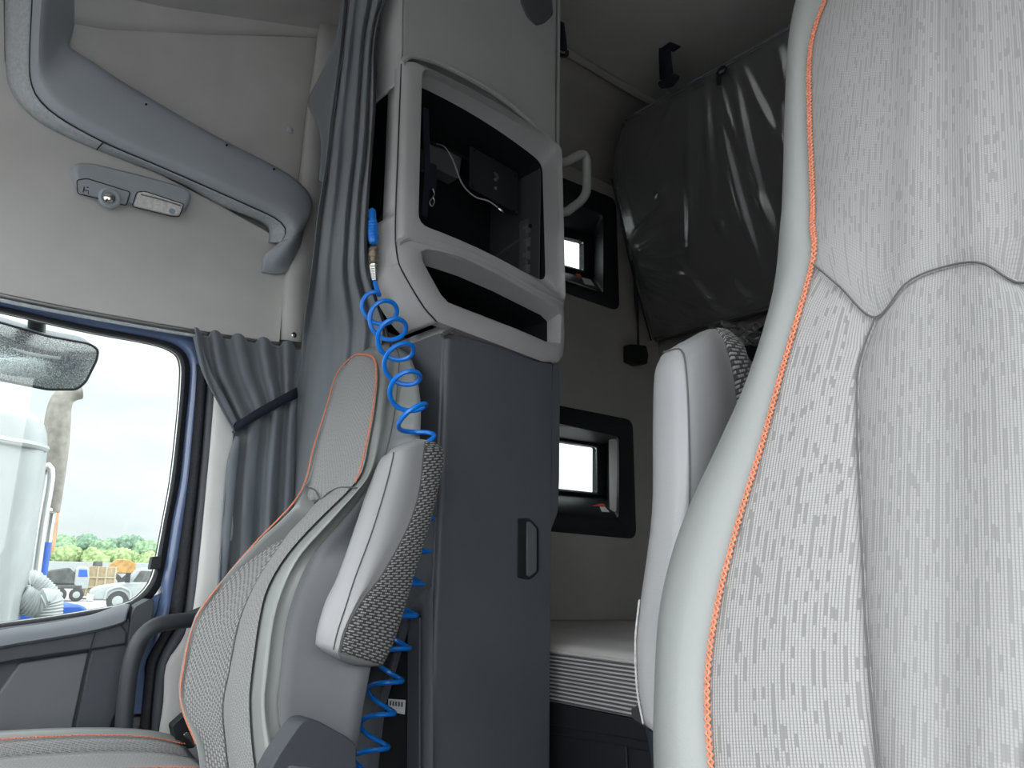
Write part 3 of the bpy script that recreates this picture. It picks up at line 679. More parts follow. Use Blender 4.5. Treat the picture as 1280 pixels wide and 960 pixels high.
# curved front panel with its upright slot
ext = Vector((.42, 0, 0)); ob = Vector((.004, -.002, 0))
zs_t, zs_b = PY(489, 116, -.84).z, PY(484, 272, -.84).z
zc = lambda z: next((a.lerp(b, (a.z-z)/(a.z-b.z)) for a, b in zip(prof, prof[1:]) if a.z >= z >= b.z), prof[-1])
pu = [p for p in prof if p.z > zs_t+.01]+[zc(zs_t)]; pm = [zc(zs_t), zc((zs_t+zs_b)/2), zc(zs_b)]; pb = [zc(zs_b)]+[p for p in prof if p.z < zs_b-.01]
pu = [Vector((p.x, p.y, min(p.z, CEIL-.02))) for p in pu]
ys_ = PY(489, 116, -.84).x; xl = .70
slab = lambda pr, x0, x1: loft([[Vector((x0, p.y-.002, p.z)) for p in pr], [Vector((x1, p.y-.002, p.z)) for p in pr]], 4, 1, uvs=False)
obj('front_panel', merge(slab(pu, XF+.006, .68), slab(pm, XF+.006, ys_), slab(pb, XF+.006, .60)), M['cab_grey'], ucab, solid=.006, angle=60)
ymid = zc((zs_t+zs_b)/2).y
fs = [Vector((ys_, zc(zs_t).y-.004, zs_t)), Vector((xl, zc(zs_t).y-.004, zs_t)), Vector((xl, ymid-.004, zs_b)), Vector((ys_+.03, ymid-.004, zs_b)), Vector((ys_-.002, ymid-.004, zs_b+.035))]
obj('upright_slot', rings([fs, [p+Vector((.01, -.09, 0)) for p in fs]], False, True), M['cavity'], ucab, angle=30)
obj('panel_joint', tube([p+Vector((.001, .002, 0)) for p in prof[2:]], .0016, 5), M['black'], ucab)
obj('base_plate', prism([(XF+.03, prof[-1].y-.04, zt+.006), (1.08, prof[-1].y-.04, zt+.006), (1.08, BK, zt+.006), (XF+.03, BK, zt+.006)], (0, 0, .02)), M['cab_grey'], ucab, bevel=.002)
obj('back_panel', box(XF+.012, 1.08, BK-.016, BK-.006, zt+.01, CEIL-.03), M['cab_grey'], ucab, bevel=.002)
obj('bezel_ridge', tube([UX(502, 79, -.002), UX(515, 70, -.002), UX(550, 80, -.002), UX(595, 103, -.002), UX(640, 133, -.002), UX(698, 186, .002)], .0075, 8), M['cab_grey'], ucab)
obj('bezel_ridge', tube([UX(497, 304, -.002), UX(515, 297, -.003), UX(553, 305, -.003), UX(595, 320, -.003), UX(657, 356, -.003), UX(702, 381, .002)], .0075, 8), M['cab_grey'], ucab)
# fittings seen inside the niche
tvm = thing('screen_mounting_plate', 'black square screen bracket plate with screw slots hanging inside the cabinet niche', 'bracket', UX(617, 225, .12))
pq = [UX(a, b, .12) for a, b in [(587.5, 182), (648, 216), (648, 268), (587, 234)]]
obj('plate', prism(roundpoly(pq, .008, 3), (.004, 0, 0)), M['black'], tvm, bevel=.0015)
for a, b in [(593, 188), (644, 220), (591, 233), (643, 264)]:
    obj('screw_hole', lathe(UX(a, b, .119), (1, 0, 0), [(0, .004), (.002, .004)], 10), M['cavity'], tvm)
for a, b in [(620, 224), (620, 235)]:
    obj('slot_screw', lathe(UX(a, b, .117), (1, 0, 0), [(0, .004), (.003, .005)], 10), M['steel'], tvm)
obj('arm', tube([UX(617, 222, .125), UX(615, 221, .2), UX(606, 216, .27)], .016, 8), M['black'], tvm)
cbl = thing('antenna_cable', 'thin grey coaxial cable with bright metal connector beside the bracket plate', 'cable', UX(580, 205, .14))
obj('lead', tube([UX(546, 180, .2), UX(556, 184, .16), UX(566, 200, .14), UX(578, 230, .14), UX(594, 246, .13), UX(610, 251, .11), UX(622, 259, .10)], .0022, 6), M['rim'], cbl)
cp = UX(627, 264, .095); cd = UX(627, 264, .095)-UX(619, 257, .10)
obj('connector', lathe(cp-cd.normalized()*.012, cd, [(0, .004), (.008, .005), (.014, .005), (.018, .003)], 10), M['chrome'], cbl, label='bright metal cable connector')
br = thing('dark_support_bracket', 'dull purple grey box bracket at the back of the cabinet niche', 'bracket', UX(555, 205, .22))
obj('bracket_box', prism(roundpoly([UX(a, b, .22) for a, b in [(536, 178), (578, 194), (574, 224), (536, 206)]], .006, 2), (.05, 0, 0)), M['door_mid'], br, bevel=.004)
obj('bracket_bar', tube([UX(536, 177, .21), UX(560, 186, .21), UX(588, 200, .21)], .005, 6), M['black'], br)
hk = thing('hanging_strap', 'black webbing strap with a steel snap hook hanging inside the niche', 'strap', UX(540, 240, .08))
obj('webbing', ribbon(cr([UX(532, 135, .06), UX(533, 180, .065), UX(534, 220, .065), UX(530, 270, .06)], 14), (0, 1, 0), .018, .003), M['strap_dark'], hk)
obj('hook_strap', ribbon(cr([UX(541, 205, .09), UX(541, 225, .09), UX(540, 238, .09)], 8), (0, 1, 0), .022, .003), M['strap_dark'], hk)
obj('snap_hook', tube([UX(541, 236, .088), UX(543, 243, .088), UX(540, 248, .088), UX(537, 253, .088), UX(540, 258, .088), UX(543, 252, .088), UX(541, 246, .088)], .0016, 6), M['steel'], hk, label='steel snap hook')
rk = thing('latch_rail', 'grey moulded rail with stepped catches at the rear side of the niche', 'rail', UX(668, 300, .1))
obj('rail_plate', prism(roundpoly([UX(a, b, .12) for a, b in [(661, 222), (671, 219), (671, 372), (661, 372)]], .003, 2), (.02, 0, 0)), M['cab_dark'], rk, bevel=.002)
obj('rail_body', prism(roundpoly([UX(a, b, .10) for a, b in [(657, 274), (679, 268), (680, 372), (657, 372)]], .004, 2), (.03, 0, 0)), M['cab_dark'], rk, bevel=.003)
for q in range(5):
    y = 280+17*q
    obj('catch', prism(roundpoly([UX(a, b, .092) for a, b in [(658+q % 2, y), (669, y-2), (669, y+9), (661, y+11)]], .003, 2), (.02, 0, 0)), M['door_mid'], rk, bevel=.002)
    obj('catch', prism(roundpoly([UX(a, b, .088) for a, b in [(671, y-5), (679, y-7), (679, y+4), (672, y+7)]], .003, 2), (.02, 0, 0)), M['door_mid'], rk, bevel=.002)
obj('rail_socket', lathe(UX(663.5, 282, .088), (1, 0, 0), [(0, .006), (.006, .006)], 12), M['cavity'], rk)
# grab handle on the rear corner of the cabinet
gh = thing('cabinet_grab_handle', 'grey moulded grab handle on the rear corner of the upper cabinet', 'handle', (.50, BK-.01, 2.1))
gp = [(703, 203), (718, 197), (728, 193), (733, 199), (733.5, 215), (733, 238), (727, 250), (716, 259), (704, 265)]
obj('grip', tube([Vector((.50, BK+.006, PX(703, 203, .5).z))]+[PX(a, b, .5) for a, b in gp]+[Vector((.50, BK+.006, PX(703, 266, .5).z))], .0135, 10), M['cab_grey'], gh)
obj('mounting_pad', box(.475, .525, BK-.012, BK-.004, PX(703, 268, .5).z-.01, PX(703, 203, .5).z+.02), M['cab_grey'], gh, bevel=.003)
# ------------------------------------------------------------------ overhead side shelf
shelf = thing('overhead_shelf', 'grey moulded overhead shelf lip with a light trim band above the door window', 'shelf', PX(220, 200, 1.08))
st = [((7, -260), (42, -260), (62, -260), (118, -260)), ((7, -130), (41, -130), (60, -130), (111, -130)), ((7, -60), (41, -60), (59, -60), (106, -60)), ((7, 0), (40, 0), (56, 0), (98, 0)), ((7, 40), (38, 40), (53, 40), (90, 35)), ((8, 75), (37, 72), (52, 72), (86, 56)), ((12, 107), (38, 100), (54, 94), (96, 66)),
      ((30, 135), (48, 124), (65, 111), (117, 79)), ((56, 156), (75, 148), (88, 134), (150, 101)), ((103, 179), (129, 178), (138, 164), (200, 131)), ((160, 201), (180, 200), (186, 186), (245, 157)), ((198, 216), (222, 218), (228, 204), (281, 177)),
      ((240, 236), (265, 237), (270, 223), (327, 200)), ((277, 257), (301, 253), (307, 239), (360, 218)), ((317, 273), (340, 271), (347, 257), (380, 235)), ((333, 283), (353, 281), (362, 269), (388, 248)), ((337, 292), (357, 291), (370, 282), (389, 264)), ((336, 303), (352, 302), (367, 297), (379, 286))]
ta, bo_ = [], []
for i, (a, b, c, d) in enumerate(st):
    i -= 2; v = max(0, min(1, (5-i)/3))
    xb, xc = 1.055, 1.03; xd = 1.06*(1-v)+1.165*v
    A, B, Cc, D = PX(*a, 1.118), PX(*b, xb), PX(*c, xc), PX(*d, xd)
    m_ = PX(c[0]*.5+d[0]*.5, c[1]*.5+d[1]*.5, xc*.45+xd*.55-.012*(1-v)); ret = D+Vector((.11*(1-v)+.01, 0, 0))
    ta.append([A, A.lerp(B, .5)+Vector((-.004, 0, -.003)), B]); bo_.append([B+Vector((.002, 0, .002)), B.lerp(Cc, .4)+Vector((-.006, 0, 0)), Cc, m_, D, ret])
obj('trim_band', loft(ta, 2, 4, uvs=False), M['trim_light'], shelf, angle=60, solid=.004)
foot = [bo_[-1][:5]]
for row, xx in [(((332, 318), (345, 322), (357, 321), (368, 312), (376, 302)), 1.075), (((328, 333), (342, 335), (352, 334), (363, 328), (372, 318)), 1.10), (((327, 340), (341, 342), (350, 341.5), (358, 339), (367, 331)), 1.118)]:
    foot.append([PX(p[0], p[1], xx-(.012 if k in (1, 2, 3) else 0)) for k, p in enumerate(row)])
obj('shelf_lip', loft(bo_, 3, 4, uvs=False), M['rim'], shelf, angle=60, solid=.004)
obj('lip_foot', loft(foot, 3, 4, uvs=False), M['rim'], shelf, angle=60, solid=.004)
obj('trim_joint', tube([PX(121, 187, 1.110), PX(125, 182.5, 1.075), PX(129, 178, 1.048)], .0018, 5), M['black'], shelf)
obj('joint_line', tube([r[2]+Vector((-.003, 0, -.001)) for r in ta], .0016, 5, seg=70), M['black'], shelf)
for a, b in [(114, 101), (183, 130), (179, 140), (284, 181), (343, 211)]:
    d = ray(a, b).normalized(); k = PX(a, b, 1.045)
    obj('screw_hole', lathe(PX(a, b, 1.036), (1, 0, 0), [(0, .0028), (.012, .0028)], 8), M['cavity'], shelf)
# ---- courtesy lamp
lamp = thing('courtesy_lamp', 'grey overhead courtesy lamp with round spot and clear lens beneath the shelf', 'lamp', PX(165, 240, 1.10))
ho = roundpoly([PX(a, b, 1.118) for a, b in [(86, 214), (92, 206), (112, 207), (170, 221), (232, 238), (239, 247), (232, 264), (221, 270), (166, 259), (95, 239)]], .012, 3)
hc = sum(ho, Vector())/len(ho)
def pull(loop, k, dx): return [hc.lerp(p, k)+Vector((dx, 0, -.004 if dx < -.02 else 0)) for p in loop]
obj('housing', rings([ho, pull(ho, .99, -.010), pull(ho, .96, -.020), pull(ho, .92, -.024), pull(ho, .88, -.0235), pull(ho, .5, -.024)], True, True), M['rim'], lamp, angle=50)
obj('switch_panel', prism(roundpoly([PX(a, b, 1.096) for a, b in [(97, 226), (109, 224), (162, 240), (157, 256), (98, 241)]], .006, 3), (-.003, 0, 0)), M['rim'], lamp, bevel=.0015)
obj('clear_lens', prism(roundpoly([PX(a, b, 1.094) for a, b in [(172, 241), (181, 240), (229, 255), (223, 270), (212, 269), (166, 258)]], .005, 3), (-.007, 0, 0)), material('ribbed clear lens', (.82, .82, .80), .2, .6, var=.15, vscale=120), lamp, bevel=.003)
def outline(pts, x):
    q = roundpoly([PX(a, b, x) for a, b in pts], .006, 3); return tube(q+[q[0]], .0013, 5, smooth_path=False)
obj('lens_edge', outline([(171, 240), (181, 239), (230, 255), (224, 271), (212, 270), (165, 258)], 1.0865), M['black'], lamp)
obj('panel_edge', outline([(96, 225), (109, 223), (163, 240), (158, 257), (97, 242)], 1.0925), M['black'], lamp)
obj('reed_bar', tube([PX(176, 243, 1.085), PX(200, 249, 1.085), PX(226, 257, 1.085)], .002, 6), M['chrome'], lamp)
obj('lens_button', lathe(PX(215, 264, 1.086), (-1, 0, 0), [(0, .008), (.003, .007)], 12), M['rim'], lamp)
sp_ = PX(137, 247.5, 1.091)
obj('spot_bezel', lathe(sp_, (-1, 0, -.15), [(-.006, .027), (.003, .026), (.006, .021), (.004, .017)], 24), M['rim'], lamp)
obj('spot_lens', lathe(sp_+Vector((-.003, 0, -.001)), (-1, 0, -.15), [(0, .016), (.003, .014), (.007, .008), (.008, .003)], 20), M['chrome'], lamp, label='clear round reading spot')
ic = [(104, 240), (106, 233), (110, 234.5), (109, 238.5), (113, 240), (112, 243)]
for pth in ([(103.8, 240.3), (105.4, 233.4)], [(104.6, 237), (110.6, 238.7), (110.2, 242)], [(108.2, 233.8), (110.8, 234.5)]):
    obj('switch_symbol', tube([PX(a, b, 1.0925) for a, b in pth], .0012, 5, smooth_path=False), M['black'], lamp)
plug = lathe(PX(362.5, 163, 1.169), (-1, 0, 0), [(0, .011), (.004, .010), (.006, .004)], 16)
tag(obj('trim_plug', plug, M['trim_light']), 'small round pale plug on the headliner wall near the curtain', 'plug')
scw = tag(obj('pillar_screw', lathe(PX(367, 419, 1.085), (-1, 0, 0), [(0, .009), (.004, .008), (.006, .004)], 14), M['chrome']), 'small bright dome screw on the padded pillar above the tied curtain', 'screw')
# ------------------------------------------------------------------ passenger door
door1 = bpy.data.objects.new('door_1', None); COL.objects.link(door1); door1['kind'] = 'structure'; door1.location = (W, -.3, .5)
G = [(-150, 358), (0, 391), (60, 405), (120, 418), (185, 430), (212, 439), (223, 452), (224, 480), (219, 540), (212, 600), (203, 650), (195, 692), (188, 722), (174, 742), (153, 755), (110, 763), (60, 771), (0, 779), (-150, 800)]
S = [(-150, 350), (0, 383), (60, 397), (120, 410), (190, 423), (222, 433), (236, 450), (237, 480), (231, 540), (225, 600), (215, 652), (208, 697), (201, 730), (184, 752), (160, 765), (112, 774), (60, 782), (0, 790), (-150, 812)]
B = [(-150, 340), (0, 374), (60, 386), (120, 398), (198, 412), (238, 420), (251, 438), (252, 480), (247, 540), (241, 600), (233, 655), (226, 697), (219, 735), (208, 800), (196, 850)]
def strip(loops, su, sv): return loft([list(r) for r in zip(*loops)], su, sv, uvs=False)
gi = [PX(a, b, 1.165) for a, b in G]; sm = [PX((a*.5+c*.5), (b*.5+d*.5), 1.128) for (a, b), (c, d) in zip(G, S)]; so_ = [PX(a, b, 1.142) for a, b in S]
obj('window_seal', strip([gi, [p.lerp(q, .4)+Vector((-.014, 0, 0)) for p, q in zip(gi, sm)], sm, [p+Vector((-.001, 0, 0)) for p in [a.lerp(b, .5) for a, b in zip(sm, so_)]], so_], 2, 3), M['rubber'], door1, angle=60, solid=.004)
obj('seal_bead', tube([p+Vector((-.010, 0, 0)) for p in [a.lerp(b, .15) for a, b in zip(gi, sm)]], .0035, 6, seg=90), M['steel'], door1)
bi = [PX(a, b, 1.14) for a, b in S[:13]]+[PX(203, 742, 1.145), PX(190, 780, 1.145)]; bo2 = [PX(a, b, 1.145) for a, b in B]
obj('window_frame', strip([bi, [p.lerp(q, .35)+Vector((-.012, 0, 0)) for p, q in zip(bi, bo2)], [p.lerp(q, .75)+Vector((-.008, 0, 0)) for p, q in zip(bi, bo2)], bo2], 2, 3), M['blue_paint'], door1, angle=60, solid=.004, label='blue painted door frame')
obj('pane', prism([p+Vector((.012, 0, 0)) for p in gi], (.004, 0, 0)), M['glass'], door1, smooth=False)
rl = [(246, 455), (246, 471), (241, 540), (235, 605), (227, 665), (219, 720), (212, 765), (203, 790), (184, 825), (181, 854), (175, 909), (170, 960)]
rr = [(257, 480), (256.5, 492), (252, 550), (247, 605), (240, 670), (233, 735), (227, 775), (215, 790), (198, 822), (192, 848), (187, 909), (183, 960)]
dr_ = [(266, 490), (266, 500), (262, 560), (257, 610), (250, 680), (244, 740), (238, 778), (226, 802), (207, 832), (204, 877), (198, 917), (193, 960)]
ra, rb, rc = [PX(a, b, 1.13) for a, b in rl], [PX(a, b, 1.125) for a, b in rr], [PX(a, b, 1.108) for a, b in dr_]
obj('ribbed_seal', strip([ra, [p.lerp(q, .3)+Vector((-.016, 0, 0)) for p, q in zip(ra, rb)], [p.lerp(q, .7)+Vector((-.016, 0, 0)) for p, q in zip(ra, rb)], rb], 2, 3), M['rubber'], door1, angle=60, solid=.003)
obj('pillar_strip', strip([rb, [p.lerp(q, .3)+Vector((-.014, 0, 0)) for p, q in zip(rb, rc)], [p.lerp(q, .8)+Vector((-.010, 0, 0)) for p, q in zip(rb, rc)], rc], 2, 3), M['door_dark'], door1, angle=60, solid=.003)
clip = roundpoly([PX(a, b, 1.112) for a, b in [(190, 696), (203, 695), (201, 711), (187, 712)]], .003, 2)
obj('seal_clip', prism(clip, (.02, 0, 0)), M['black'], door1, bevel=.002)
jb = [(120, 772), (165, 757), (208, 738), (216, 770), (202, 800), (184, 828), (178, 960), (90, 990), (110, 850)]
obj('door_jamb', prism([PX(a, b, 1.150) for a, b in jb], (.02, 0, 0)), M['blue_paint'], door1, smooth=False)
# inner panel under the window
pan = [(-220, 830), (0, 786), (60, 778), (112, 770), (149, 764), (165, 762), (194, 748), (193, 765), (188, 800), (168, 850), (148, 905), (135, 990), (-220, 1100)]
obj('inner_panel', prism([PX(a, b, 1.10) for a, b in pan], (.05, 0, 0)), M['door_dark'], door1, bevel=.008)
led = [[(-220, 828), (-100, 805), (0, 788), (60, 780), (112, 770), (150, 757), (163, 757)], [(-220, 850), (-100, 826), (0, 803), (60, 793), (112, 784), (147, 775), (158, 770)]]
la, lb_ = [PX(a, b, 1.125) for a, b in led[0]], [PX(a, b, 1.062) for a, b in led[1]]
obj('sill_ledge', strip([la, [p.lerp(q, .5)+Vector((-.006, 0, .010)) for p, q in zip(la, lb_)], lb_, [p+Vector((.004, 0, -.012)) for p in lb_], [p+Vector((.04, 0, -.016)) for p in lb_]], 2, 3), M['ledge'], door1, angle=60, solid=.004)
bd = [(-220, 853), (0, 806), (60, 796), (112, 787), (150, 778), (160, 790), (158, 806), (112, 813), (60, 820), (0, 830), (-220, 880)]
obj('upper_rail', prism([PX(a, b, 1.075) for a, b in bd], (.04, 0, 0)), M['door_dark'], door1, bevel=.006)
ins_ = [(24, 829), (112, 815), (104, 850), (92, 906), (86, 960), (-120, 990), (-60, 930), (0, 864)]
obj('vinyl_insert', prism([PX(a, b, 1.088) for a, b in ins_], (.03, 0, 0)), M['door_mid'], door1, bevel=.006)
rb_ = [(119, 789), (150, 782), (162, 772), (168, 790), (162, 850), (140, 905), (132, 985), (88, 985), (95, 905), (114, 814)]
obj('rear_section', prism([PX(a, b, 1.082) for a, b in rb_], (.03, 0, 0)), M['door_dark'], door1, bevel=.005)
hb = [(164, 766), (170, 758), (188, 748), (193, 752), (190, 775), (180, 800), (164, 830), (160, 806)]
obj('corner_block', prism(roundpoly([PX(a, b, 1.07) for a, b in hb], .006, 2), (.05, 0, 0)), M['door_dark'], door1, bevel=.008)
obj('panel_line', tube([PX(120, 789, 1.072), PX(113, 812, 1.072), PX(103, 855, 1.078), PX(92, 908, 1.078)], .0016, 5), M['black'], door1)
obj('panel_line', tube([PX(-160, 868, 1.072), PX(0, 829, 1.072), PX(60, 820, 1.072), PX(112, 812, 1.072), PX(158, 804, 1.072)], .0018, 5), M['black'], door1)
obj('panel_line', tube([PX(-160, 838, 1.070), PX(0, 805, 1.070), PX(60, 796, 1.070), PX(119, 788, 1.070)], .0014, 5), M['black'], door1)
# curtain rail above the door
rail = thing('curtain_rail', 'slim pale curtain rail running above the door window', 'rail', PX(180, 405, 1.09))
for k, dz in ((0, 0), (1, -.013)):
    obj('track', tube([PX(-200, 322, 1.098)+Vector((0, 0, dz)), PX(0, 368, 1.098)+Vector((0, 0, dz)), PX(120, 392, 1.098)+Vector((0, 0, dz)), PX(245, 414, 1.098)+Vector((0, 0, dz)), PX(374, 434, 1.098)+Vector((0, 0, dz))], .0045, 8), M['trim_light'] if k else M['steel'], rail)
obj('end_tie', tube([PX(246, 410, 1.085), PX(249, 418, 1.075), PX(244, 424, 1.08), PX(247, 430, 1.085)], .0022, 6), M['black'], rail)
M['grab'] = material('charcoal handle plastic', (.040, .045, .053), .5, .4, bump=.2, bscale=700)
# grab handle by the door
gb = thing('door_grab_handle', 'curved black grab handle between the door and the passenger seat', 'handle', PX(160, 860, 1.0))
obj('grip', tube([PX(262, 767, 1.06), PX(244, 774, 1.02), PX(218, 777, 1.0), PX(193, 783, .99), PX(173, 803, .99), PX(163, 835, .99), PX(158, 870, .99), PX(155, 905, .99), PX(152, 960, .99)], .0185, 14, seg=40), M['grab'], gb)
obj('end_cap', lathe(PX(240, 774, 1.03), (PX(262, 767, 1.06)-PX(240, 774, 1.03)), [(0, .021), (.03, .023), (.06, .020)], 14), M['grab'], gb)
# ------------------------------------------------------------------ curtains
def curtain(rows, x0, folds, amp, mat, name, par, nc=60, phase=0., axis='x', sharp=.6, scal=0):
    """rows: (left px, right px) from the top down; folds swing towards the room"""
    out = []
    L = cru([Vector((a[0], a[1], 0)) for a, b in rows], 5); Rr = cru([Vector((b[0], b[1], 0)) for a, b in rows], 5)
    for i, (a, b) in enumerate(zip(L, Rr)):
        t = i/(len(L)-1); row = []
        for j in range(nc+1):
            s = j/nc; p = a.lerp(b, s)
            ph = s*folds*2*PI+phase+1.1*math.sin(4.5*s+1.2*t+phase); f = math.sin(ph); f = math.copysign(abs(f)**sharp, f)
            d = amp*f*(.75+.25*math.sin(s*9+1.3))+.006*noise.noise((s*5, t*6, 3.1))
            if scal and i < 4: p = p+Vector((0, -scal*f*(1-i/4)-scal*.6, 0))
            v = x0(t, s) if callable(x0) else x0
            row.append(PX(p.x, p.y, v-d) if axis == 'x' else PY(p.x, p.y, v+d))
        out.append(row)
    n = len(out); return obj(name, loft(out, 1, 1, uvs=False), mat, par, angle=180, solid=.002)
dc = thing('door_curtain', 'short grey window curtain gathered by a dark strap beside the door window', 'curtain', PX(310, 560, 1.06))
up = [((243, 417), (378, 436)), ((248, 440), (377, 446)), ((257, 472), (376, 460)), ((272, 503), (374, 474)), ((284, 525), (372, 486)), ((293, 541), (371, 498))]
curtain(up, lambda t, s: 1.062, 5, .020, M['curtain'], 'upper_cloth', dc, 84, .6, scal=5)
lo_ = [((292, 536), (371, 494)), ((290, 560), (370, 520)), ((284, 590), (369, 560)), ((279, 640), (368, 610)), ((275, 700), (366, 660)), ((272, 750), (365, 720)), ((268, 800), (364, 800))]
curtain(lo_, lambda t, s: 1.066, 3, .020, M['curtain'], 'lower_cloth', dc, 70, 2.2)
edge = [PX(285, 575, 1.056), PX(281, 630, 1.055), PX(276, 695, 1.055), PX(271, 735, 1.058)]
obj('leading_edge', loft([[PX(294, 545, 1.05), PX(300, 546, 1.045)], [PX(284, 577, 1.056), PX(297, 577, 1.047)], [PX(278, 640, 1.056), PX(291, 640, 1.046)], [PX(273, 715, 1.058), PX(284, 715, 1.05)], [PX(270, 745, 1.06), PX(280, 745, 1.055)]], 2, 4, uvs=False), M['curtain'], dc, solid=.003)
obj('front_hem', loft([[PX(241, 420, 1.066), PX(249, 418, 1.058)], [PX(252, 464, 1.058), PX(262, 460, 1.048)], [PX(272, 503, 1.054), PX(283, 499, 1.044)], [PX(291, 538, 1.05), PX(300, 534, 1.044)]], 2, 4, uvs=False), M['curtain'], dc, solid=.003)
tb = [((290, 541), (293, 529)), ((302, 536), (303, 523)), ((320, 525), (320, 512)), ((345, 511), (345, 498)), ((372, 497), (371, 484))]
obj('tieback_strap', loft([[PX(*a, 1.047-.012*math.sin(PI*k/4)), PX(*b, 1.047-.012*math.sin(PI*k/4))] for k, (a, b) in enumerate(tb)], 2, 4, uvs=False), M['strap_dark'], dc, solid=.003, label='dark navy tieback strap')
def smooth01(x):
    x = max(0, min(1, x)); return x*x*(3-2*x)
pc = thing('privacy_curtain', 'tall grey sleeper curtain drawn back in long folds beside the upper cabinet', 'curtain', (.82, -.88, 0))
pcr = [((433, -30), (492, -30)), ((430, 0), (484, 0)), ((426, 49), (473, 40)), ((420, 100), (469, 100)), ((413, 150), (467, 160)), ((409, 190), (464, 200)), ((404, 225), (459, 244)), ((397, 270), (456, 300)), ((389, 340), (459, 345)), ((379, 410), (478, 398)), ((374, 470), (474, 455)), ((362, 580), (462, 560)), ((352, 700), (452, 690)), ((344, 860), (446, 850))]
curtain(pcr, lambda t, s: -.800-.130*smooth01((t-.56)/.16), 4.2, .011, M['curtain'], 'curtain_cloth', pc, 100, 1.1, 'y', 1.)
fl = [[PY(431, -4, -.815), PY(436, -4, -.80)], [PY(421, 49, -.825), PY(432, 50, -.80)], [PY(402, 92, -.835), PY(424, 95, -.80)], [PY(385, 127, -.845), PY(419, 135, -.80)], [PY(396, 152, -.835), PY(414, 160, -.80)], [PY(404, 180, -.82), PY(410, 190, -.80)], [PY(402, 225, -.805), PY(406, 230, -.80)]]
obj('pulled_flap', loft([[a, a.lerp(b, .35)+Vector((0, .010, 0)), a.lerp(b, .7)+Vector((0, -.006, 0)), b] for a, b in fl], 3, 4, uvs=False), M['curtain'], pc, solid=.002, angle=180)
obj('edge_piping', tube([PY(a, b, -.785-.12*max(0, min(1, (b-345)/80))) for a, b in [(486, -10), (476, 18), (469, 60), (468, 130), (464, 190), (460, 245), (457, 305), (462, 345), (470, 375), (480, 405), (490, 440)]], .0035, 6, seg=50), M['black'], pc)
# ------------------------------------------------------------------ blue coiled air hose
ah = thing('coiled_air_hose', 'bright blue coiled air hose with blow gun grip hanging from the cabinet slot', 'hose', PY(500, 450, -.86))
g0, g1 = PY(465, 262, -.80), PY(467, 311, -.80)
ax = (g1-g0).normalized()
obj('grip', lathe(g0-ax*.0, ax, [(-.002, .004), (.003, .0085), (.014, .0095), (.024, .0085), (.035, .0112), (.06, .0118), (.08, .0112), (.088, .0095), (.092, .006)], 16), M['hose'], ah)
gl_ = (g1-g0).length
for q in range(6): obj('grip_ridge', lathe(g0+ax*(.036+.008*q), ax, [(0, .0115), (.002, .0125), (.004, .0115)], 14), M['hose'], ah)
f1 = PY(466, 329, -.80)
f0 = g1; fa_ = (f1-f0).normalized()
obj('coupler', lathe(f0, fa_, [(-.004, .007), (.002, .0115), (.006, .0115), (.007, .0095), (.012, .0095), (.013, .0125), (.022, .0125), (.023, .0105), (.028, .0105), (.029, .0115), (.034, .0115), (.038, .006), (.046, .006)], 16), M['brass'], ah, label='worn brass quick coupler')
s0, s1 = PY(466, 331, -.80), PY(468, 352, -.80); sa = (s1-s0).normalized(); Xa = sa.cross(Vector((0, 1, 0))).normalized(); Ya = sa.cross(Xa)
spr = [s0.lerp(s1, k/60)+(Xa*math.cos(k*1.05)+Ya*math.sin(k*1.05))*.0072 for k in range(61)]
obj('strain_spring', tube(spr, .0013, 5, smooth_path=False), M['chrome'], ah, label='steel strain relief spring')
axp = [((470, 372), -.80), ((473, 384), -.80), ((487, 410), -.805), ((497, 440), -.812), ((503, 465), -.82), ((511, 505), -.832), ((522, 545), -.868), ((524, 590), -.915), ((523, 640), -.945), ((518, 690), -.945), ((509, 730), -.943), ((501, 770), -.94), ((492, 810), -.935), ((483, 850), -.93), ((474, 888), -.925), ((467, 925), -.92), ((459, 965), -.915), ((452, 1000), -.91)]
AXP = cr([PY(*p, y) for p, y in axp], 900)
# turn rate follows the pitch seen in the photograph
turns = cr([Vector((0, 0, 0)), Vector((1, 1., 0))], 2)
coil = []; phs = 0.; rad = .0335
for i, p in enumerate(AXP):
    T = (AXP[min(i+1, 899)]-AXP[max(i-1, 0)]).normalized(); ti = math.radians(40-16*min(1, i/400)); Tt = T*math.cos(ti)-Vector((FW.x, FW.y, 0)).normalized()*math.sin(ti); Xc = Tt.cross(Vector((0, 1, 0))).normalized(); Yc = Tt.cross(Xc).normalized()
    if i:
        pitch = .052+.016*min(1, i/300); phs += (AXP[i]-AXP[i-1]).length/pitch*2*PI
    rr_ = rad*min(1, .25+i/25)
    coil.append(p+(Xc*math.cos(phs+2.6)+Yc*math.sin(phs+2.6))*rr_)
obj('coil', tube([s1-sa*.004]+[s1.lerp(coil[0], .5)]+coil, .0051, 8, smooth_path=False), M['hose'], ah)
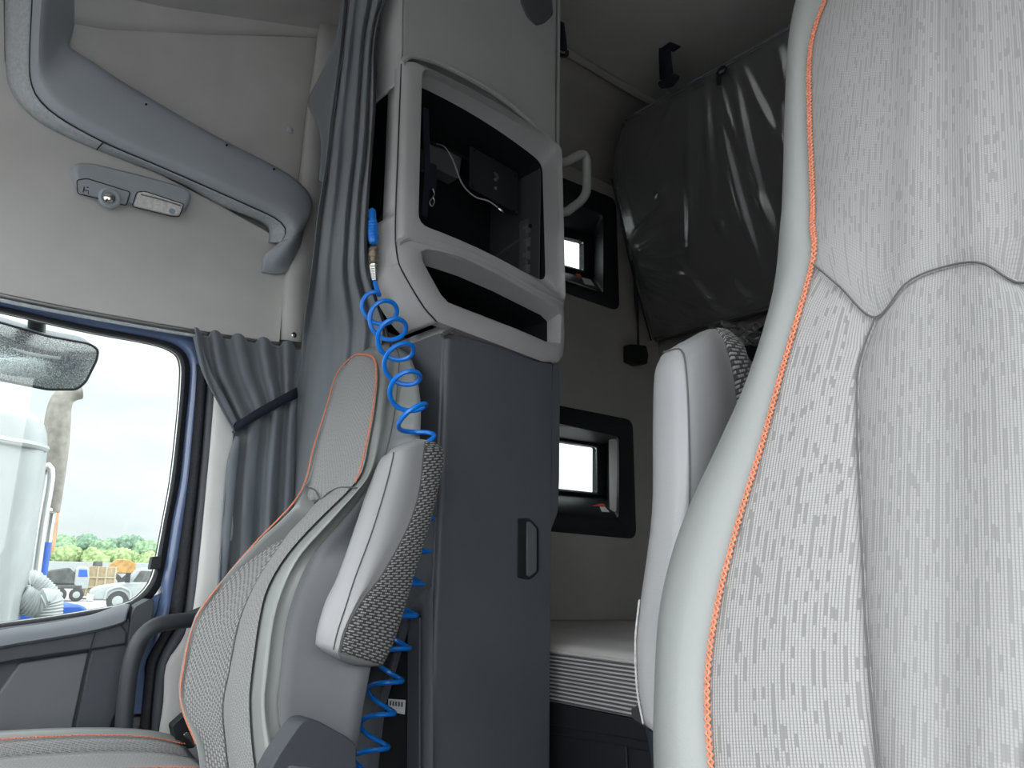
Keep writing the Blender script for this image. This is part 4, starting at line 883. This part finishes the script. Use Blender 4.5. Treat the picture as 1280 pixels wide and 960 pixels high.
# ------------------------------------------------------------------ sleeper: lower bunk
bunk = thing('lower_bunk', 'dark lower bunk base with a storage door under the striped mattress', 'bunk', (0, -2.0, 0))
zb = PY(745, 889, -1.4).z
obj('base', prism([(-1.10, -1.40, 0), (1.10, -1.40, 0), (1.10, -1.40, zb), (-1.10, -1.40, zb)], (0, -1.20, 0)), M['black'], bunk, bevel=.004)
for a, b in [((640, 898), (830, 930)), ((640, 908), (830, 942))]:
    obj('groove', tube([PY(*a, -1.397), PY(*b, -1.397)], .0016, 5, smooth_path=False), M['black'], bunk)
dq = [PY(a, b, -1.398) for a, b in [(739, 925), (785, 933), (788, 1010), (741, 1005)]]
obj('storage_door', prism(roundpoly(dq, .004, 2), (0, .006, 0)), M['black'], bunk, bevel=.003)
mt = thing('lower_mattress', 'grey mattress with fine striped border on the lower bunk', 'mattress', (0, -2.0, zb))
zm = PY(745, 815, -1.4).z
obj('border', prism(roundpoly([Vector((-1.0, -1.395, zb+.002)), Vector((1.10, -1.395, zb+.002)), Vector((1.10, -2.58, zb+.002)), Vector((-1.0, -2.58, zb+.002))], .05, 4), (0, 0, zm-zb-.012)), M['stripes'], mt, bevel=.006)
rows = []
for j in range(12):
    y = -1.398-1.18*j/11; row = []
    for i in range(16):
        x = -.99+2.085*i/15; e = min(1, j/1.2, (11-j)/1.2); row.append(Vector((x, y, zm-.010+.016*e**.5+.012*noise.noise((x*2, y*2, .4))*e)))
    rows.append(row)
obj('quilted_top', loft(rows, 2, 2, uvs=False), M['mattress_top'], mt, solid=.012, angle=180)
obj('border_piping', tube([(-.98, -1.394, zm-.010), (0, -1.394, zm-.011), (1.09, -1.394, zm-.010)], .004, 6), M['mattress_top'], mt)
# ------------------------------------------------------------------ upper bunk folded up, still in its plastic
ub = thing('upper_bunk', 'folded upper bunk wrapped in crinkled clear plastic beneath the sleeper ceiling', 'bunk', (0, -2.3, 1.95))
# outline of the tilted face, top edge forward and bottom edge at the rear wall
def face(s, t):
    """s: 0 at the passenger wall .. 1 driver wall, t: 0 bottom .. 1 top"""
    bot = Vector((1.055, -2.50, 1.93)); top = Vector((.955, -2.10, 2.71))
    p = bot.lerp(top, t); sway = .03*math.sin(PI*t)
    # rounded upper corner
    x = p.x+sway-(1.95*s); c = 0
    if t > .80: c = .10*((t-.80)/.20)**2*max(0, 1-s*10)
    return Vector((x-c*1.1, p.y-.02*math.sin(PI*t), p.z))
NB = Vector((0, .78, -.40)).normalized()
nS, nT = 220, 130
def st_of(px, py):
    """where the sight line through a photo pixel meets the tilted face"""
    best = None
    for i in range(41):
        for j in range(61):
            p = face(j/60*.6, i/40); d = p-EYE; k = d.dot(FW); e = (640+FPX*d.dot(RT)/k-px)**2+(480-FPX*d.dot(UP)/k-py)**2
            if best is None or e < best[0]: best = (e, j/60*.6*1.95, i/40*.9)
    return best[1:]
creases = [((792, 318), (842, 290)), ((795, 322), (860, 312)), ((798, 330), (880, 345)), ((800, 338), (905, 375)), ((803, 348), (925, 398)), ((806, 362), (870, 400)), ((790, 300), (835, 262)), ((812, 392), (860, 410)), ((796, 310), (832, 305)),
           ((866, 112), (858, 250)), ((884, 110), (892, 235)), ((900, 102), (935, 205)), ((915, 96), (962, 282)), ((930, 90), (985, 190)), ((872, 180), (866, 320)), ((940, 240), (966, 290)), ((895, 270), (908, 300)), ((845, 125), (800, 215)), ((920, 355), (948, 375)), ((820, 240), (834, 236)), ((812, 275), (842, 262)), ((905, 150), (950, 330)), ((850, 330), (900, 390)), ((975, 120), (985, 230))]
segs = []
for q, (a, b) in enumerate(creases):
    (x0, y0), (x1, y1) = st_of(*a), st_of(*b); segs.append((x0, y0, x1-x0, y1-y0, .010+.010*random.random(), .006+.007*random.random(), random.uniform(-.05, .05)))
for q in range(26):     # more of the same on the half that the near seat hides
    x0, y0 = random.uniform(.75, 1.9), random.uniform(.1, .9); a = random.uniform(-2.4, -.7); l = random.uniform(.1, .4)
    segs.append((x0, y0, math.cos(a)*l, math.sin(a)*l, .014, .009, .03))
rows = []
for i in range(nT+1):
    t = i/nT; row = []
    for j in range(nS+1):
        s = (j/nS)**1.35; p = face(s, t); h = 0.
        X, Y = s*1.95, t*.9
        for x0, y0, dx, dy, wd, am, bend in segs:
            L2 = dx*dx+dy*dy+1e-6; u = ((X-x0)*dx+(Y-y0)*dy)/L2
            if -.15 < u < 1.15:
                d = ((X-x0)*dy-(Y-y0)*dx)/math.sqrt(L2)+bend*u*(1-u)
                if abs(d) < .08: h += am*math.exp(-(d/wd)**2)*max(0, math.sin(PI*(u+.15)/1.3))
        h += .006*noise.noise((X*3, Y*3, 1.7))+.002*noise.noise((X*8, Y*6, 5.1))
        e = min(1, s/.03, t/.04, (1-t)/.03); row.append(p+NB*(.010+h)*e)
    rows.append(row)
obj('plastic_wrap', loft(rows, 1, 1, uvs=False), M['film'], ub, angle=180, label='crinkled clear plastic wrap')
inner = [[face(s, t)-NB*(.022+.0*s) for s in (.0, .02, .25, .5, .75, .99)] for t in (0., .02, .25, .5, .75, .9, .98, 1.)]
obj('bunk_cushion', loft(inner, 3, 3, uvs=False), M['film_dark'], ub, angle=180, solid=.024)
obj('bunk_board', prism([face(.01, .02)-NB*.05, face(.99, .02)-NB*.05, face(.99, .97)-NB*.05, face(.03, .97)-NB*.05], -NB*.02), M['black'], ub, bevel=.004)
te = [face(s, 1.0)+NB*.008+Vector((0, 0, .008)) for s in (.06, .10, .16, .21, .27, .36, .5, .75, .98)]
obj('wrap_edge', tube(te, [.004, .004, .005, .007, .016, .020, .016, .016, .012], 8), M['curtain'], ub, label='rolled plastic along the top edge')
obj('edge_cord', tube([face(0, t)+NB*.004+Vector((.006, 0, 0)) for t in (.0, .1, .25, .4, .55, .7, .8)], .004, 6), M['black'], ub)
bc = PY(903, 90, -2.08)
obj('buckle', rings([[bc+Vector((math.cos(a)*rx, .004, math.sin(a)*rz)) for a in [k*PI/4 for k in range(8)]] for rx, rz in ((.022, .016), (.024, .018), (.015, .009))]), M['black'], ub, solid=.008)
obj('buckle_plate', box(bc.x-.012, bc.x+.012, bc.y-.002, bc.y+.004, bc.z-.007, bc.z+.007), M['steel'], ub, bevel=.001)
obj('buckle_tail', box(bc.x+.006, bc.x+.022, bc.y-.002, bc.y+.008, bc.z-.045, bc.z-.012), M['black'], ub, bevel=.002)
# scrunched plastic under the bunk and the dark hinge beside it
pk = PY(908, 412, -2.40)
rows = []
for i in range(15):
    row = []
    for j in range(21):
        u, v = j/20, i/14; n = noise.noise((u*6, v*5, 9.)); row.append(PY(893+u*62, 402+v*28+u*2, -2.40)+Vector((0, .05*n+.03*math.sin(PI*v), .02*noise.noise((u*7, v*7, 2.)))))
    rows.append(row)
obj('loose_wrap', loft(rows, 2, 2, uvs=False), M['film'], ub, angle=180, label='bunched loose plastic at the lower edge')
hg = [PY(a, b, -2.44) for a, b in [(932, 420), (958, 404), (985, 402), (985, 450), (958, 452), (938, 452), (929, 432)]]
obj('hinge_cover', prism(roundpoly(hg, .012, 3), (0, -.06, 0)), M['cavity'], ub, bevel=.006)
# ------------------------------------------------------------------ straps, release box and cord
cs = thing('ceiling_strap', 'short dark webbing strap with a buckle hanging from the sleeper ceiling over the bunk', 'strap', PZ(835, 55, 2.89), 'sleeper straps')
y_ = -1.98
obj('anchor', prism([PY(a, b, y_) for a, b in [(826, 60), (837, 52), (848, 57), (838, 64)]], (0, -.02, .006)), M['strap_dark'], cs, bevel=.002)
obj('webbing', loft([[PY(824, 60, y_), PY(838, 60, y_)], [PY(824, 74, y_-.01), PY(839, 73, y_-.01)], [PY(825, 100, y_-.015), PY(842, 98, y_-.015)]], 2, 4, uvs=False), M['strap_dark'], cs, solid=.004)
obj('buckle', prism(roundpoly([PY(a, b, y_) for a, b in [(822, 102), (845, 91), (846, 96), (838, 106), (823, 109)]], .006, 2), (0, -.018, 0)), M['black'], cs, bevel=.003)
obj('tongue', prism([PY(a, b, y_-.02) for a, b in [(830, 107), (839, 104), (838, 117), (833, 118)]], (0, .003, 0)), M['steel'], cs, bevel=.001, label='dull metal tongue')
c2 = thing('wall_strap', 'narrow dark strap hanging at the rear edge of the upper cabinet', 'strap', PY(704, 30, -1.5), 'sleeper straps')
obj('webbing', loft([[PY(696, 24, -1.42), PY(704, 28, -1.42)], [PY(696, 48, -1.425), PY(707, 50, -1.425)], [PY(697, 62, -1.42), PY(708.5, 64, -1.42)]], 2, 4, uvs=False), M['strap_dark'], c2, solid=.008)
obj('end_loop', tube([PY(697, 65, -1.42), PY(702, 69, -1.42), PY(708, 69, -1.42), PY(709, 64, -1.42)], .006, 8), M['black'], c2)
rb2 = thing('bunk_release_box', 'small black box on the sleeper side wall with a cord running up from it', 'box', PX(790, 445, W-.02))
obj('case', prism(roundpoly([PX(a, b, W-.004) for a, b in [(779, 432), (800, 434), (803, 446), (801, 457), (790, 458), (779, 453)]], .008, 3), (-.035, 0, 0)), M['black'], rb2, bevel=.006)
obj('cord', tube([PX(798, 434, W-.03), PX(797, 400, W-.03), PX(795, 370, W-.04), PX(793, 345, W-.05), PX(790, 325, W-.05)], [.005, .005, .009, .006, .005], 8), M['black'], rb2)
# seat belt end behind the driver armrest
obj('belt_stalk', prism(roundpoly([PY(a, b, -.82) for a, b in [(787, 886), (802, 878), (815, 905), (812, 915), (790, 899)]], .003, 2), (0, -.02, 0)), M['black'], dseat, bevel=.003)
obj('belt_webbing', loft([[PY(805, 900, -.83), PY(822, 905, -.83)], [PY(815, 950, -.82), PY(832, 950, -.82)], [PY(820, 1040, -.80), PY(840, 1040, -.80)]], 2, 3, uvs=False), M['strap_dark'], dseat, solid=.004)
# ------------------------------------------------------------------ the yard outside
GZ = -1.40
gm = bpy.data.materials.new('pale gravel yard'); t = NT(gm); p = t.n['Principled BSDF']; p.inputs['Roughness'].default_value = .95
tc = t.add('ShaderNodeTexCoord'); nz = t.add('ShaderNodeTexNoise', Scale=.35, Detail=8.); t.link(tc.outputs['Object'], nz.inputs['Vector'])
t.link(t.ramp(nz.outputs[0], (.22, .213, .21), (.31, .303, .297), .3, .7), p.inputs['Base Color'])
obj('ground', ([(-400, -400, GZ), (500, -400, GZ), (500, 400, GZ), (-400, 400, GZ)], [(0, 1, 2, 3)]), gm, struct=True, smooth=False)
M['wht'] = material('white truck paint', (.25, .265, .265), .35, .5)
M['tan'] = material('tan plywood', (.26, .20, .13), .8, .3, var=.15)
M['tan_rib'] = material('pale timber batten', (.32, .27, .19), .8, .3)
M['orange'] = material('faded orange paint', (.30, .17, .06), .6, .3, var=.3, vscale=3)
M['blue2'] = material('bright blue truck frame paint', (.012, .07, .33), .4, .5)
M['stack'] = material('weathered polished exhaust', (.17, .155, .135), .5, .4, metal=.0, var=.25, vscale=25)
M['grime'] = material('dark truck bed', (.07, .07, .07), .7, .3, var=.4, vscale=2)
M['tyre'] = material('tyre rubber', (.05, .05, .05), .9, .2)
M['hosegrey'] = material('pale grey ribbed hose', (.27, .285, .285), .6, .4, var=.2, vscale=10)
M['copper'] = material('rusty pipe', (.45, .25, .15), .6, .4, metal=.3, var=.3, vscale=12)
def PD(px, py, d):
    """point at ground distance d along a pixel's ray"""
    r = ray(px, py); return EYE+r*(d/math.hypot(r.x, r.y))
# --- look-down mirror over the passenger door
lm = thing('look_down_mirror', 'dusty wide convex mirror on a stub mount outside the top of the door window', 'mirror', PX(40, 420, 1.42))
mo = roundpoly([PX(a, b, 1.42) for a, b in [(-60, 388), (0, 403), (58, 420), (112, 430), (123, 437), (121, 450), (107, 478), (96, 487), (60, 487), (0, 475), (-70, 455)]], .010, 2)
mc_ = sum(mo, Vector())/len(mo)
obj('mirror_glass', rings([mo]+[[mc_.lerp(p, k)+Vector((-.018*(1-k*k), 0, 0)) for p in mo] for k in (.85, .6, .3, .1)], False, True), M['mirror'], lm, angle=180)
obj('rim', tube(mo+[mo[0]], .0035, 6, smooth_path=False), M['black'], lm)
sh = roundpoly([PX(a, b, 1.50) for a, b in [(-60, 370), (0, 392), (60, 404), (112, 420), (122, 428), (112, 450), (60, 460), (-60, 440)]], .015, 2)
shb = [sum(sh, Vector())/len(sh)+(p-sum(sh, Vector())/len(sh))*.75+Vector((.06, 0, .01)) for p in sh]
obj('shell', rings([[mc_.lerp(p, .97)+Vector((.004, 0, 0)) for p in mo], [mc_.lerp(p, .98)+Vector((.03, 0, .016)) for p in mo], [mc_.lerp(p, .9)+Vector((.085, 0, .045)) for p in mo], [mc_.lerp(p, .4)+Vector((.12, 0, .05)) for p in mo]], False, True), M['ledge'], lm, angle=180)
obj('mount', tube([PX(46, 420, 1.47), PX(46, 405, 1.46), PX(48, 385, 1.40), PX(50, 375, 1.2)], .022, 10), M['black'], lm)
obj('white_bar', tube([PX(16, 436, 1.408), PX(40, 443, 1.403), PX(75, 448, 1.405)], .005, 6), M['white'], lm)  # thin white bar laid across the mirror glass
# --- white truck fairing with its exhaust stack, standing alongside
nb_ = thing('neighbour_truck', 'white and blue truck side with tall white fairing and chrome exhaust stack alongside', 'truck', (4.4, -.6, GZ))
fx = 4.0
fr_ = []
for rowp in [((-260, 470), (-60, 500), (0, 508), (40, 520), (52, 532)), ((-260, 500), (-60, 528), (0, 540), (45, 546), (56, 552)), ((-260, 600), (-60, 600), (0, 605), (38, 606), (51, 606)), ((-260, 700), (-60, 700), (0, 700), (24, 700), (37, 700)), ((-260, 800), (-60, 790), (0, 785), (8, 780), (21, 775)), ((-260, 930), (-60, 930), (-20, 930), (-5, 930), (8, 930))]:
    fr_.append([PX(a, b, fx+(.25 if k == 4 else .03 if k == 3 else 0)) for k, (a, b) in enumerate(rowp)])
obj('fairing', loft(fr_, 3, 3, uvs=False), M['wht'], nb_, angle=180, solid=.03)
obj('fairing_lip', tube([PX(-200, 520, fx-.02), PX(-60, 537, fx-.02), PX(0, 549, fx-.02), PX(40, 556, fx-.01), PX(57, 561, fx+.15)], .022, 8), M['wht'], nb_)
sx = 4.6
obj('exhaust_stack', tube([PX(101, 489, sx), PX(90, 491, sx), PX(80, 497, sx), PX(74, 512, sx), PX(71, 540, sx), PX(66, 590, sx), PX(60, 640, sx)], [.052, .066, .075, .078, .075, .07, .066], 16, seg=40), M['stack'], nb_)
obj('stack_guard', tube([PX(46, 588, sx-.2), PX(60, 583, sx-.2), PX(62, 600, sx-.2), PX(52, 660, sx-.2), PX(42, 735, sx-.2)], .028, 10), M['steel'], nb_)
obj('stack_pipe', tube([PX(63, 640, sx+.1), PX(60, 668, sx+.1), PX(56, 690, sx+.1)], .05, 12), M['copper'], nb_)
obj('clamp', tube([PX(52, 634, sx), PX(60, 637, sx-.06), PX(68, 638, sx)], .02, 8), M['steel'], nb_)
obj('blue_frame', prism([PX(a, b, sx+.15) for a, b in [(38, 662), (56, 660), (50, 700), (42, 790), (15, 790), (22, 740)]], (.4, 0, 0)), M['blue2'], nb_, bevel=.02)
obj('blue_post', tube([PX(57, 678, sx+.05), PX(53, 705, sx+.05), PX(47, 745, sx+.05)], .035, 10), M['blue2'], nb_)
obj('vent_pipe', tube([PX(66, 640, sx+.05), PX(58, 690, sx+.05), PX(50, 735, sx+.05)], .022, 8), M['steel'], nb_)
for k, (pp, rr_) in enumerate([([(22, 738), (36, 730), (48, 738), (60, 752), (58, 764)], .075), ([(24, 745), (36, 752), (48, 755), (60, 752), (60, 775)], .07)]):
    path = cr([PX(a, b, sx-.25-.1*k) for a, b in pp], 36)
    obj('ribbed_hose', tube(path, [rr_*(1+.10*(q % 2)) for q in range(36)], 12, smooth_path=False), M['hosegrey'], nb_)
obj('blue_deck', prism([PX(a, b, sx+.3) for a, b in [(62, 757), (100, 756), (110, 760), (108, 790), (60, 790)]], (.6, 0, 0)), M['blue2'], nb_, bevel=.02)
obj('tank_body', box(4.1, 6.2, -.4, 2.2, GZ+.5, .3), M['wht'], nb_, bevel=.05)
for y0 in (0.2, 1.6): obj('wheel', lathe((4.15, y0, GZ+.5), (1, 0, 0), [(0, .3), (.02, .48), (.05, .52), (.28, .52), (.3, .48)], 28), M['tyre'], nb_)
# --- vehicles across the yard
def car_frame(px, d):
    o = PD(px, 745, d); o.z = GZ; f = Vector((o.x-EYE.x, o.y-EYE.y, 0)).normalized(); r = Vector((f.y, -f.x, 0))
    return o, f, r
def veh(name, label, cat, px, d, group=None):
    o, f, r = car_frame(px, d); t = thing(name, label, cat, o, group)
    return t, (lambda a, b, c: o+r*a+f*b+Vector((0, 0, c)))
def vp(name, mat, par, at, prof, b0, b1, bev=.05):
    """side profile (along, up) extruded from depth b0 to b1"""
    obj(name, prism([at(a, b0, c) for a, c in prof], at(0, b1, 0)-at(0, b0, 0)), mat, par, bevel=bev)
def wheel(par, at, a, r=.52, b=-.05):
    p = at(a, b, r); ax_ = at(0, 1, 0)-at(0, 0, 0)
    w_ = obj('wheel', lathe(p, ax_, [(0, r*.75), (.03, r*.96), (.08, r), (.3, r), (.34, r*.9)], 24), M['tyre'], par)
    obj('hub', lathe(p-ax_*.02, ax_, [(0, r*.2), (.02, r*.5), (.06, r*.55)], 16), M['wht'], w_)
S1 = 46/990.
tr, at = veh('white_work_truck', 'white work truck parked facing sideways beyond the gravel', 'truck', 108, 46)
vp('body', M['wht'], tr, at, [(.1, .55), (.1, 1.05), (.5, 1.25), (1.5, 1.42), (2.1, 1.5), (3.5, 1.5), (7., 1.5), (7., .55)], 0, 2.1, .12)
vp('cab', M['wht'], tr, at, [(1.7, 1.4), (2.15, 2.12), (2.5, 2.22), (4.6, 2.22), (4.7, 1.4)], .1, 2.0, .1)
vp('side_window', M['grime'], tr, at, [(2.05, 1.5), (2.35, 2.05), (3.1, 2.05), (3.1, 1.5)], .06, .12, .02)
vp('side_window', M['grime'], tr, at, [(3.25, 1.5), (3.25, 2.05), (4.4, 2.05), (4.4, 1.5)], .06, .12, .02)
vp('bumper', M['steel'], tr, at, [(0, .5), (0, .85), (.35, .85), (.35, .5)], -.05, 2.15, .04)
vp('mirror', M['black'], tr, at, [(1.65, 1.45), (1.65, 1.95), (1.9, 1.95), (1.9, 1.45)], -.25, -.1, .03)
wheel(tr, at, 1.45); wheel(tr, at, 5.8)
obj('wheel_arch', tube([at(.85, -.03, .6), at(.95, -.03, 1.02), at(1.45, -.03, 1.22), at(1.95, -.03, 1.02), at(2.05, -.03, .6)], .07, 8), M['wht'], tr)
fb, at = veh('flatbed_truck', 'grimy loaded flatbed truck with white cab beside the plywood box', 'truck', 52, 58)
vp('chassis', M['grime'], fb, at, [(-.3, .8), (-.3, 1.05), (2.2, 1.05), (2.2, .8)], 0, 2.2)
vp('load', M['grime'], fb, at, [(-.3, 1.05), (-.3, 1.7), (.4, 1.95), (1.3, 2.1), (1.75, 1.7), (1.75, 1.05)], .1, 2.1, .1)
vp('cab', M['wht'], fb, at, [(1.7, .75), (1.65, 2.0), (1.8, 2.2), (2.35, 2.2), (2.5, 1.5), (2.5, .75)], 0, 2.2, .1)
vp('cab_window', M['blue2'], fb, at, [(1.85, 1.55), (1.85, 2.0), (2.3, 2.0), (2.4, 1.55)], -.03, .05, .02)
for a in (.35, .95, 1.9): wheel(fb, at, a, .42)
pb, at = veh('plywood_box', 'tan plywood crate wall with pale battens beside the white work truck', 'crate', 92, 62)
vp('panel', M['tan'], pb, at, [(0, .2), (.1, 2.25), (2.4, 2.15), (2.4, .2)], 0, 1.8, .03)
for a in (.05, .62, 1.2, 1.72, 2.3): vp('batten', M['tan_rib'], pb, at, [(a, .2), (a, 2.2), (a+.12, 2.2), (a+.12, .2)], -.06, 0, .02)
for c in (.75, 1.4): vp('batten', M['tan_rib'], pb, at, [(.05, c), (.05, c+.1), (2.4, c+.1), (2.4, c)], -.08, 0, .02)
ob2, at = veh('orange_loader', 'faded orange loader standing behind the plywood crate', 'loader', 130, 78)
vp('body', M['orange'], ob2, at, [(0, 1.6), (.1, 2.4), (.7, 2.85), (1.5, 2.8), (2.2, 2.5), (2.2, 1.6)], 0, 2., .1)
vp('cab', M['grime'], ob2, at, [(-1.3, 1.0), (-1.2, 2.6), (-.5, 2.6), (-.4, 1.0)], 0, 1.8, .08)
wheel(ob2, at, .5, .8); wheel(ob2, at, 1.9, .8)
tl, at = veh('white_trailer', 'long low white trailer parked before the tree line', 'trailer', 60, 92)
vp('box', M['wht'], tl, at, [(-2, 1.0), (-2, 2.55), (12.5, 2.55), (12.5, 1.0)], 0, 2.4, .05)
for a in (-1, 0, 10.5, 11.5): wheel(tl, at, a, .5)
# --- tree line
M['bark'] = material('tree bark', (.10, .08, .06), .9, .2)
def leafmat(name, c):
    m = material(name, c, .9, .2, var=.45, vscale=2.2); return m
LV = [leafmat('fresh green leaves', (.20, .26, .12)), leafmat('mid green leaves', (.15, .22, .13)), leafmat('deep green leaves', (.12, .18, .13))]
import bmesh
def blob(c, r, sd):
    bm = bmesh.new(); bmesh.ops.create_icosphere(bm, subdivisions=4, radius=1.)
    vs = []
    for v in bm.verts:
        n = v.co.normalized(); k = 1+.28*noise.noise(n*2.1+Vector((sd, 0, 0)))+.22*noise.noise(n*5.3+Vector((0, sd, 0)))+.14*noise.noise(n*13+Vector((0, 0, sd)))
        vs.append(Vector((c.x+n.x*r*k, c.y+n.y*r*k, c.z+n.z*r*k*.9)))
    fs = [tuple(v.index for v in f.verts) for f in bm.faces]; bm.free(); return vs, fs
KN = ['pale fresh green bushy tree', 'mid green rounded tree', 'dark green tall tree']
def tree(px, d, ht, w, kind, where):
    ht *= .70; w *= .76
    o = PD(px, 740, d); o.z = GZ
    t_ = thing('broadleaf_tree', '%s %s' % (KN[kind], where), 'tree', o, 'trees behind the yard')
    bl = []
    for q in range(7):
        a = random.uniform(0, 2*PI); rr2 = random.uniform(.0, .45)*w
        bl.append(blob(o+Vector((math.cos(a)*rr2, math.sin(a)*rr2, ht*random.uniform(.45, .78))), w*random.uniform(.32, .46), random.uniform(0, 99)))
    obj('crown', merge(*bl), LV[kind], t_, angle=180)
    obj('trunk', tube([o, o+Vector((.1, 0, ht*.3)), o+Vector((0, .1, ht*.6))], [.35, .28, .15], 8), M['bark'], t_)
specs = [(58, 118, 5.6, 5.2, 0, 'behind the exhaust stack and the flatbed truck'), (79, 116, 6.0, 4.6, 0, 'over the flatbed cab, beside the stack'), (106, 117, 5.7, 4.8, 0, 'over the plywood crate'), (131, 118, 5.4, 4.4, 0, 'over the orange loader'), (155, 117, 5.9, 5., 0, 'over the white work truck hood'), (180, 116, 5.7, 4.8, 0, 'behind the window corner seal clip'),
         (70, 140, 9.4, 6.4, 1, 'rising behind the exhaust stack'), (92, 145, 10.2, 6.6, 2, 'highest crown above the flatbed truck'), (116, 143, 8.6, 6., 1, 'low dip above the plywood crate'), (136, 146, 9.6, 6.5, 2, 'above the orange loader'), (160, 145, 9.8, 6.6, 2, 'above the white work truck'), (182, 142, 8.2, 6.2, 1, 'at the window corner above the work truck')]
for s_ in specs: tree(*s_)
# ------------------------------------------------------------------ sky and exposure
wd = bpy.data.worlds.new('overcast sky'); SC.world = wd; wd.use_nodes = True
t = wd.node_tree; bg = t.nodes['Background']
tc = t.nodes.new('ShaderNodeTexCoord'); sp = t.nodes.new('ShaderNodeSeparateXYZ'); t.links.new(tc.outputs['Generated'], sp.inputs[0])
rp = t.nodes.new('ShaderNodeValToRGB'); e = rp.color_ramp.elements
e[0].position = 0.; e[0].color = (.66, .69, .70, 1); e[1].position = .5; e[1].color = (1., 1.02, 1.04, 1)
k = rp.color_ramp.elements.new(.12); k.color = (.80, .83, .845, 1)
t.links.new(sp.outputs[2], rp.inputs[0])
nz = t.nodes.new('ShaderNodeTexNoise'); nz.inputs['Scale'].default_value = 5; nz.inputs['Detail'].default_value = 5
mp = t.nodes.new('ShaderNodeMapping'); mp.inputs['Scale'].default_value = (1, 1, 3); t.links.new(tc.outputs['Generated'], mp.inputs[0]); t.links.new(mp.outputs[0], nz.inputs['Vector'])
r2 = t.nodes.new('ShaderNodeValToRGB'); r2.color_ramp.elements[0].position = .35; r2.color_ramp.elements[0].color = (.86, .87, .88, 1); r2.color_ramp.elements[1].position = .65; r2.color_ramp.elements[1].color = (1.08, 1.08, 1.07, 1)
t.links.new(nz.outputs[0], r2.inputs[0])
mx = t.nodes.new('ShaderNodeMix'); mx.data_type = 'RGBA'; mx.blend_type = 'MULTIPLY'; mx.inputs[0].default_value = 1.
m3 = t.nodes.new('ShaderNodeMix'); m3.data_type = 'RGBA'; m3.blend_type = 'MULTIPLY'; m3.inputs[0].default_value = 1.
t.links.new(rp.outputs[0], mx.inputs[6]); t.links.new(r2.outputs[0], mx.inputs[7]); t.links.new(mx.outputs[2], m3.inputs[6])
# the sky is brighter towards the hidden sun, on the driver side, than beyond the passenger window
sd = t.nodes.new('ShaderNodeMapRange'); sd.interpolation_type = 'SMOOTHSTEP'; t.links.new(sp.outputs[0], sd.inputs[0])
for k_, v_ in ((1, .0), (2, .9), (3, 1.), (4, .24)): sd.inputs[k_].default_value = v_
t.links.new(sd.outputs[0], m3.inputs[7]); t.links.new(m3.outputs[2], bg.inputs[0])
bg.inputs[1].default_value = 2.9
vs_ = SC.view_settings; vs_.view_transform = 'Standard'; vs_.look = 'None'; vs_.gamma = 1; vs_.use_curve_mapping = False; vs_.exposure = 1.12
SC.cycles.max_bounces = 10; SC.cycles.diffuse_bounces = 6; SC.cycles.transparent_max_bounces = 12; SC.cycles.use_denoising = True
SC.cycles.caustics_reflective = False; SC.cycles.caustics_refractive = False
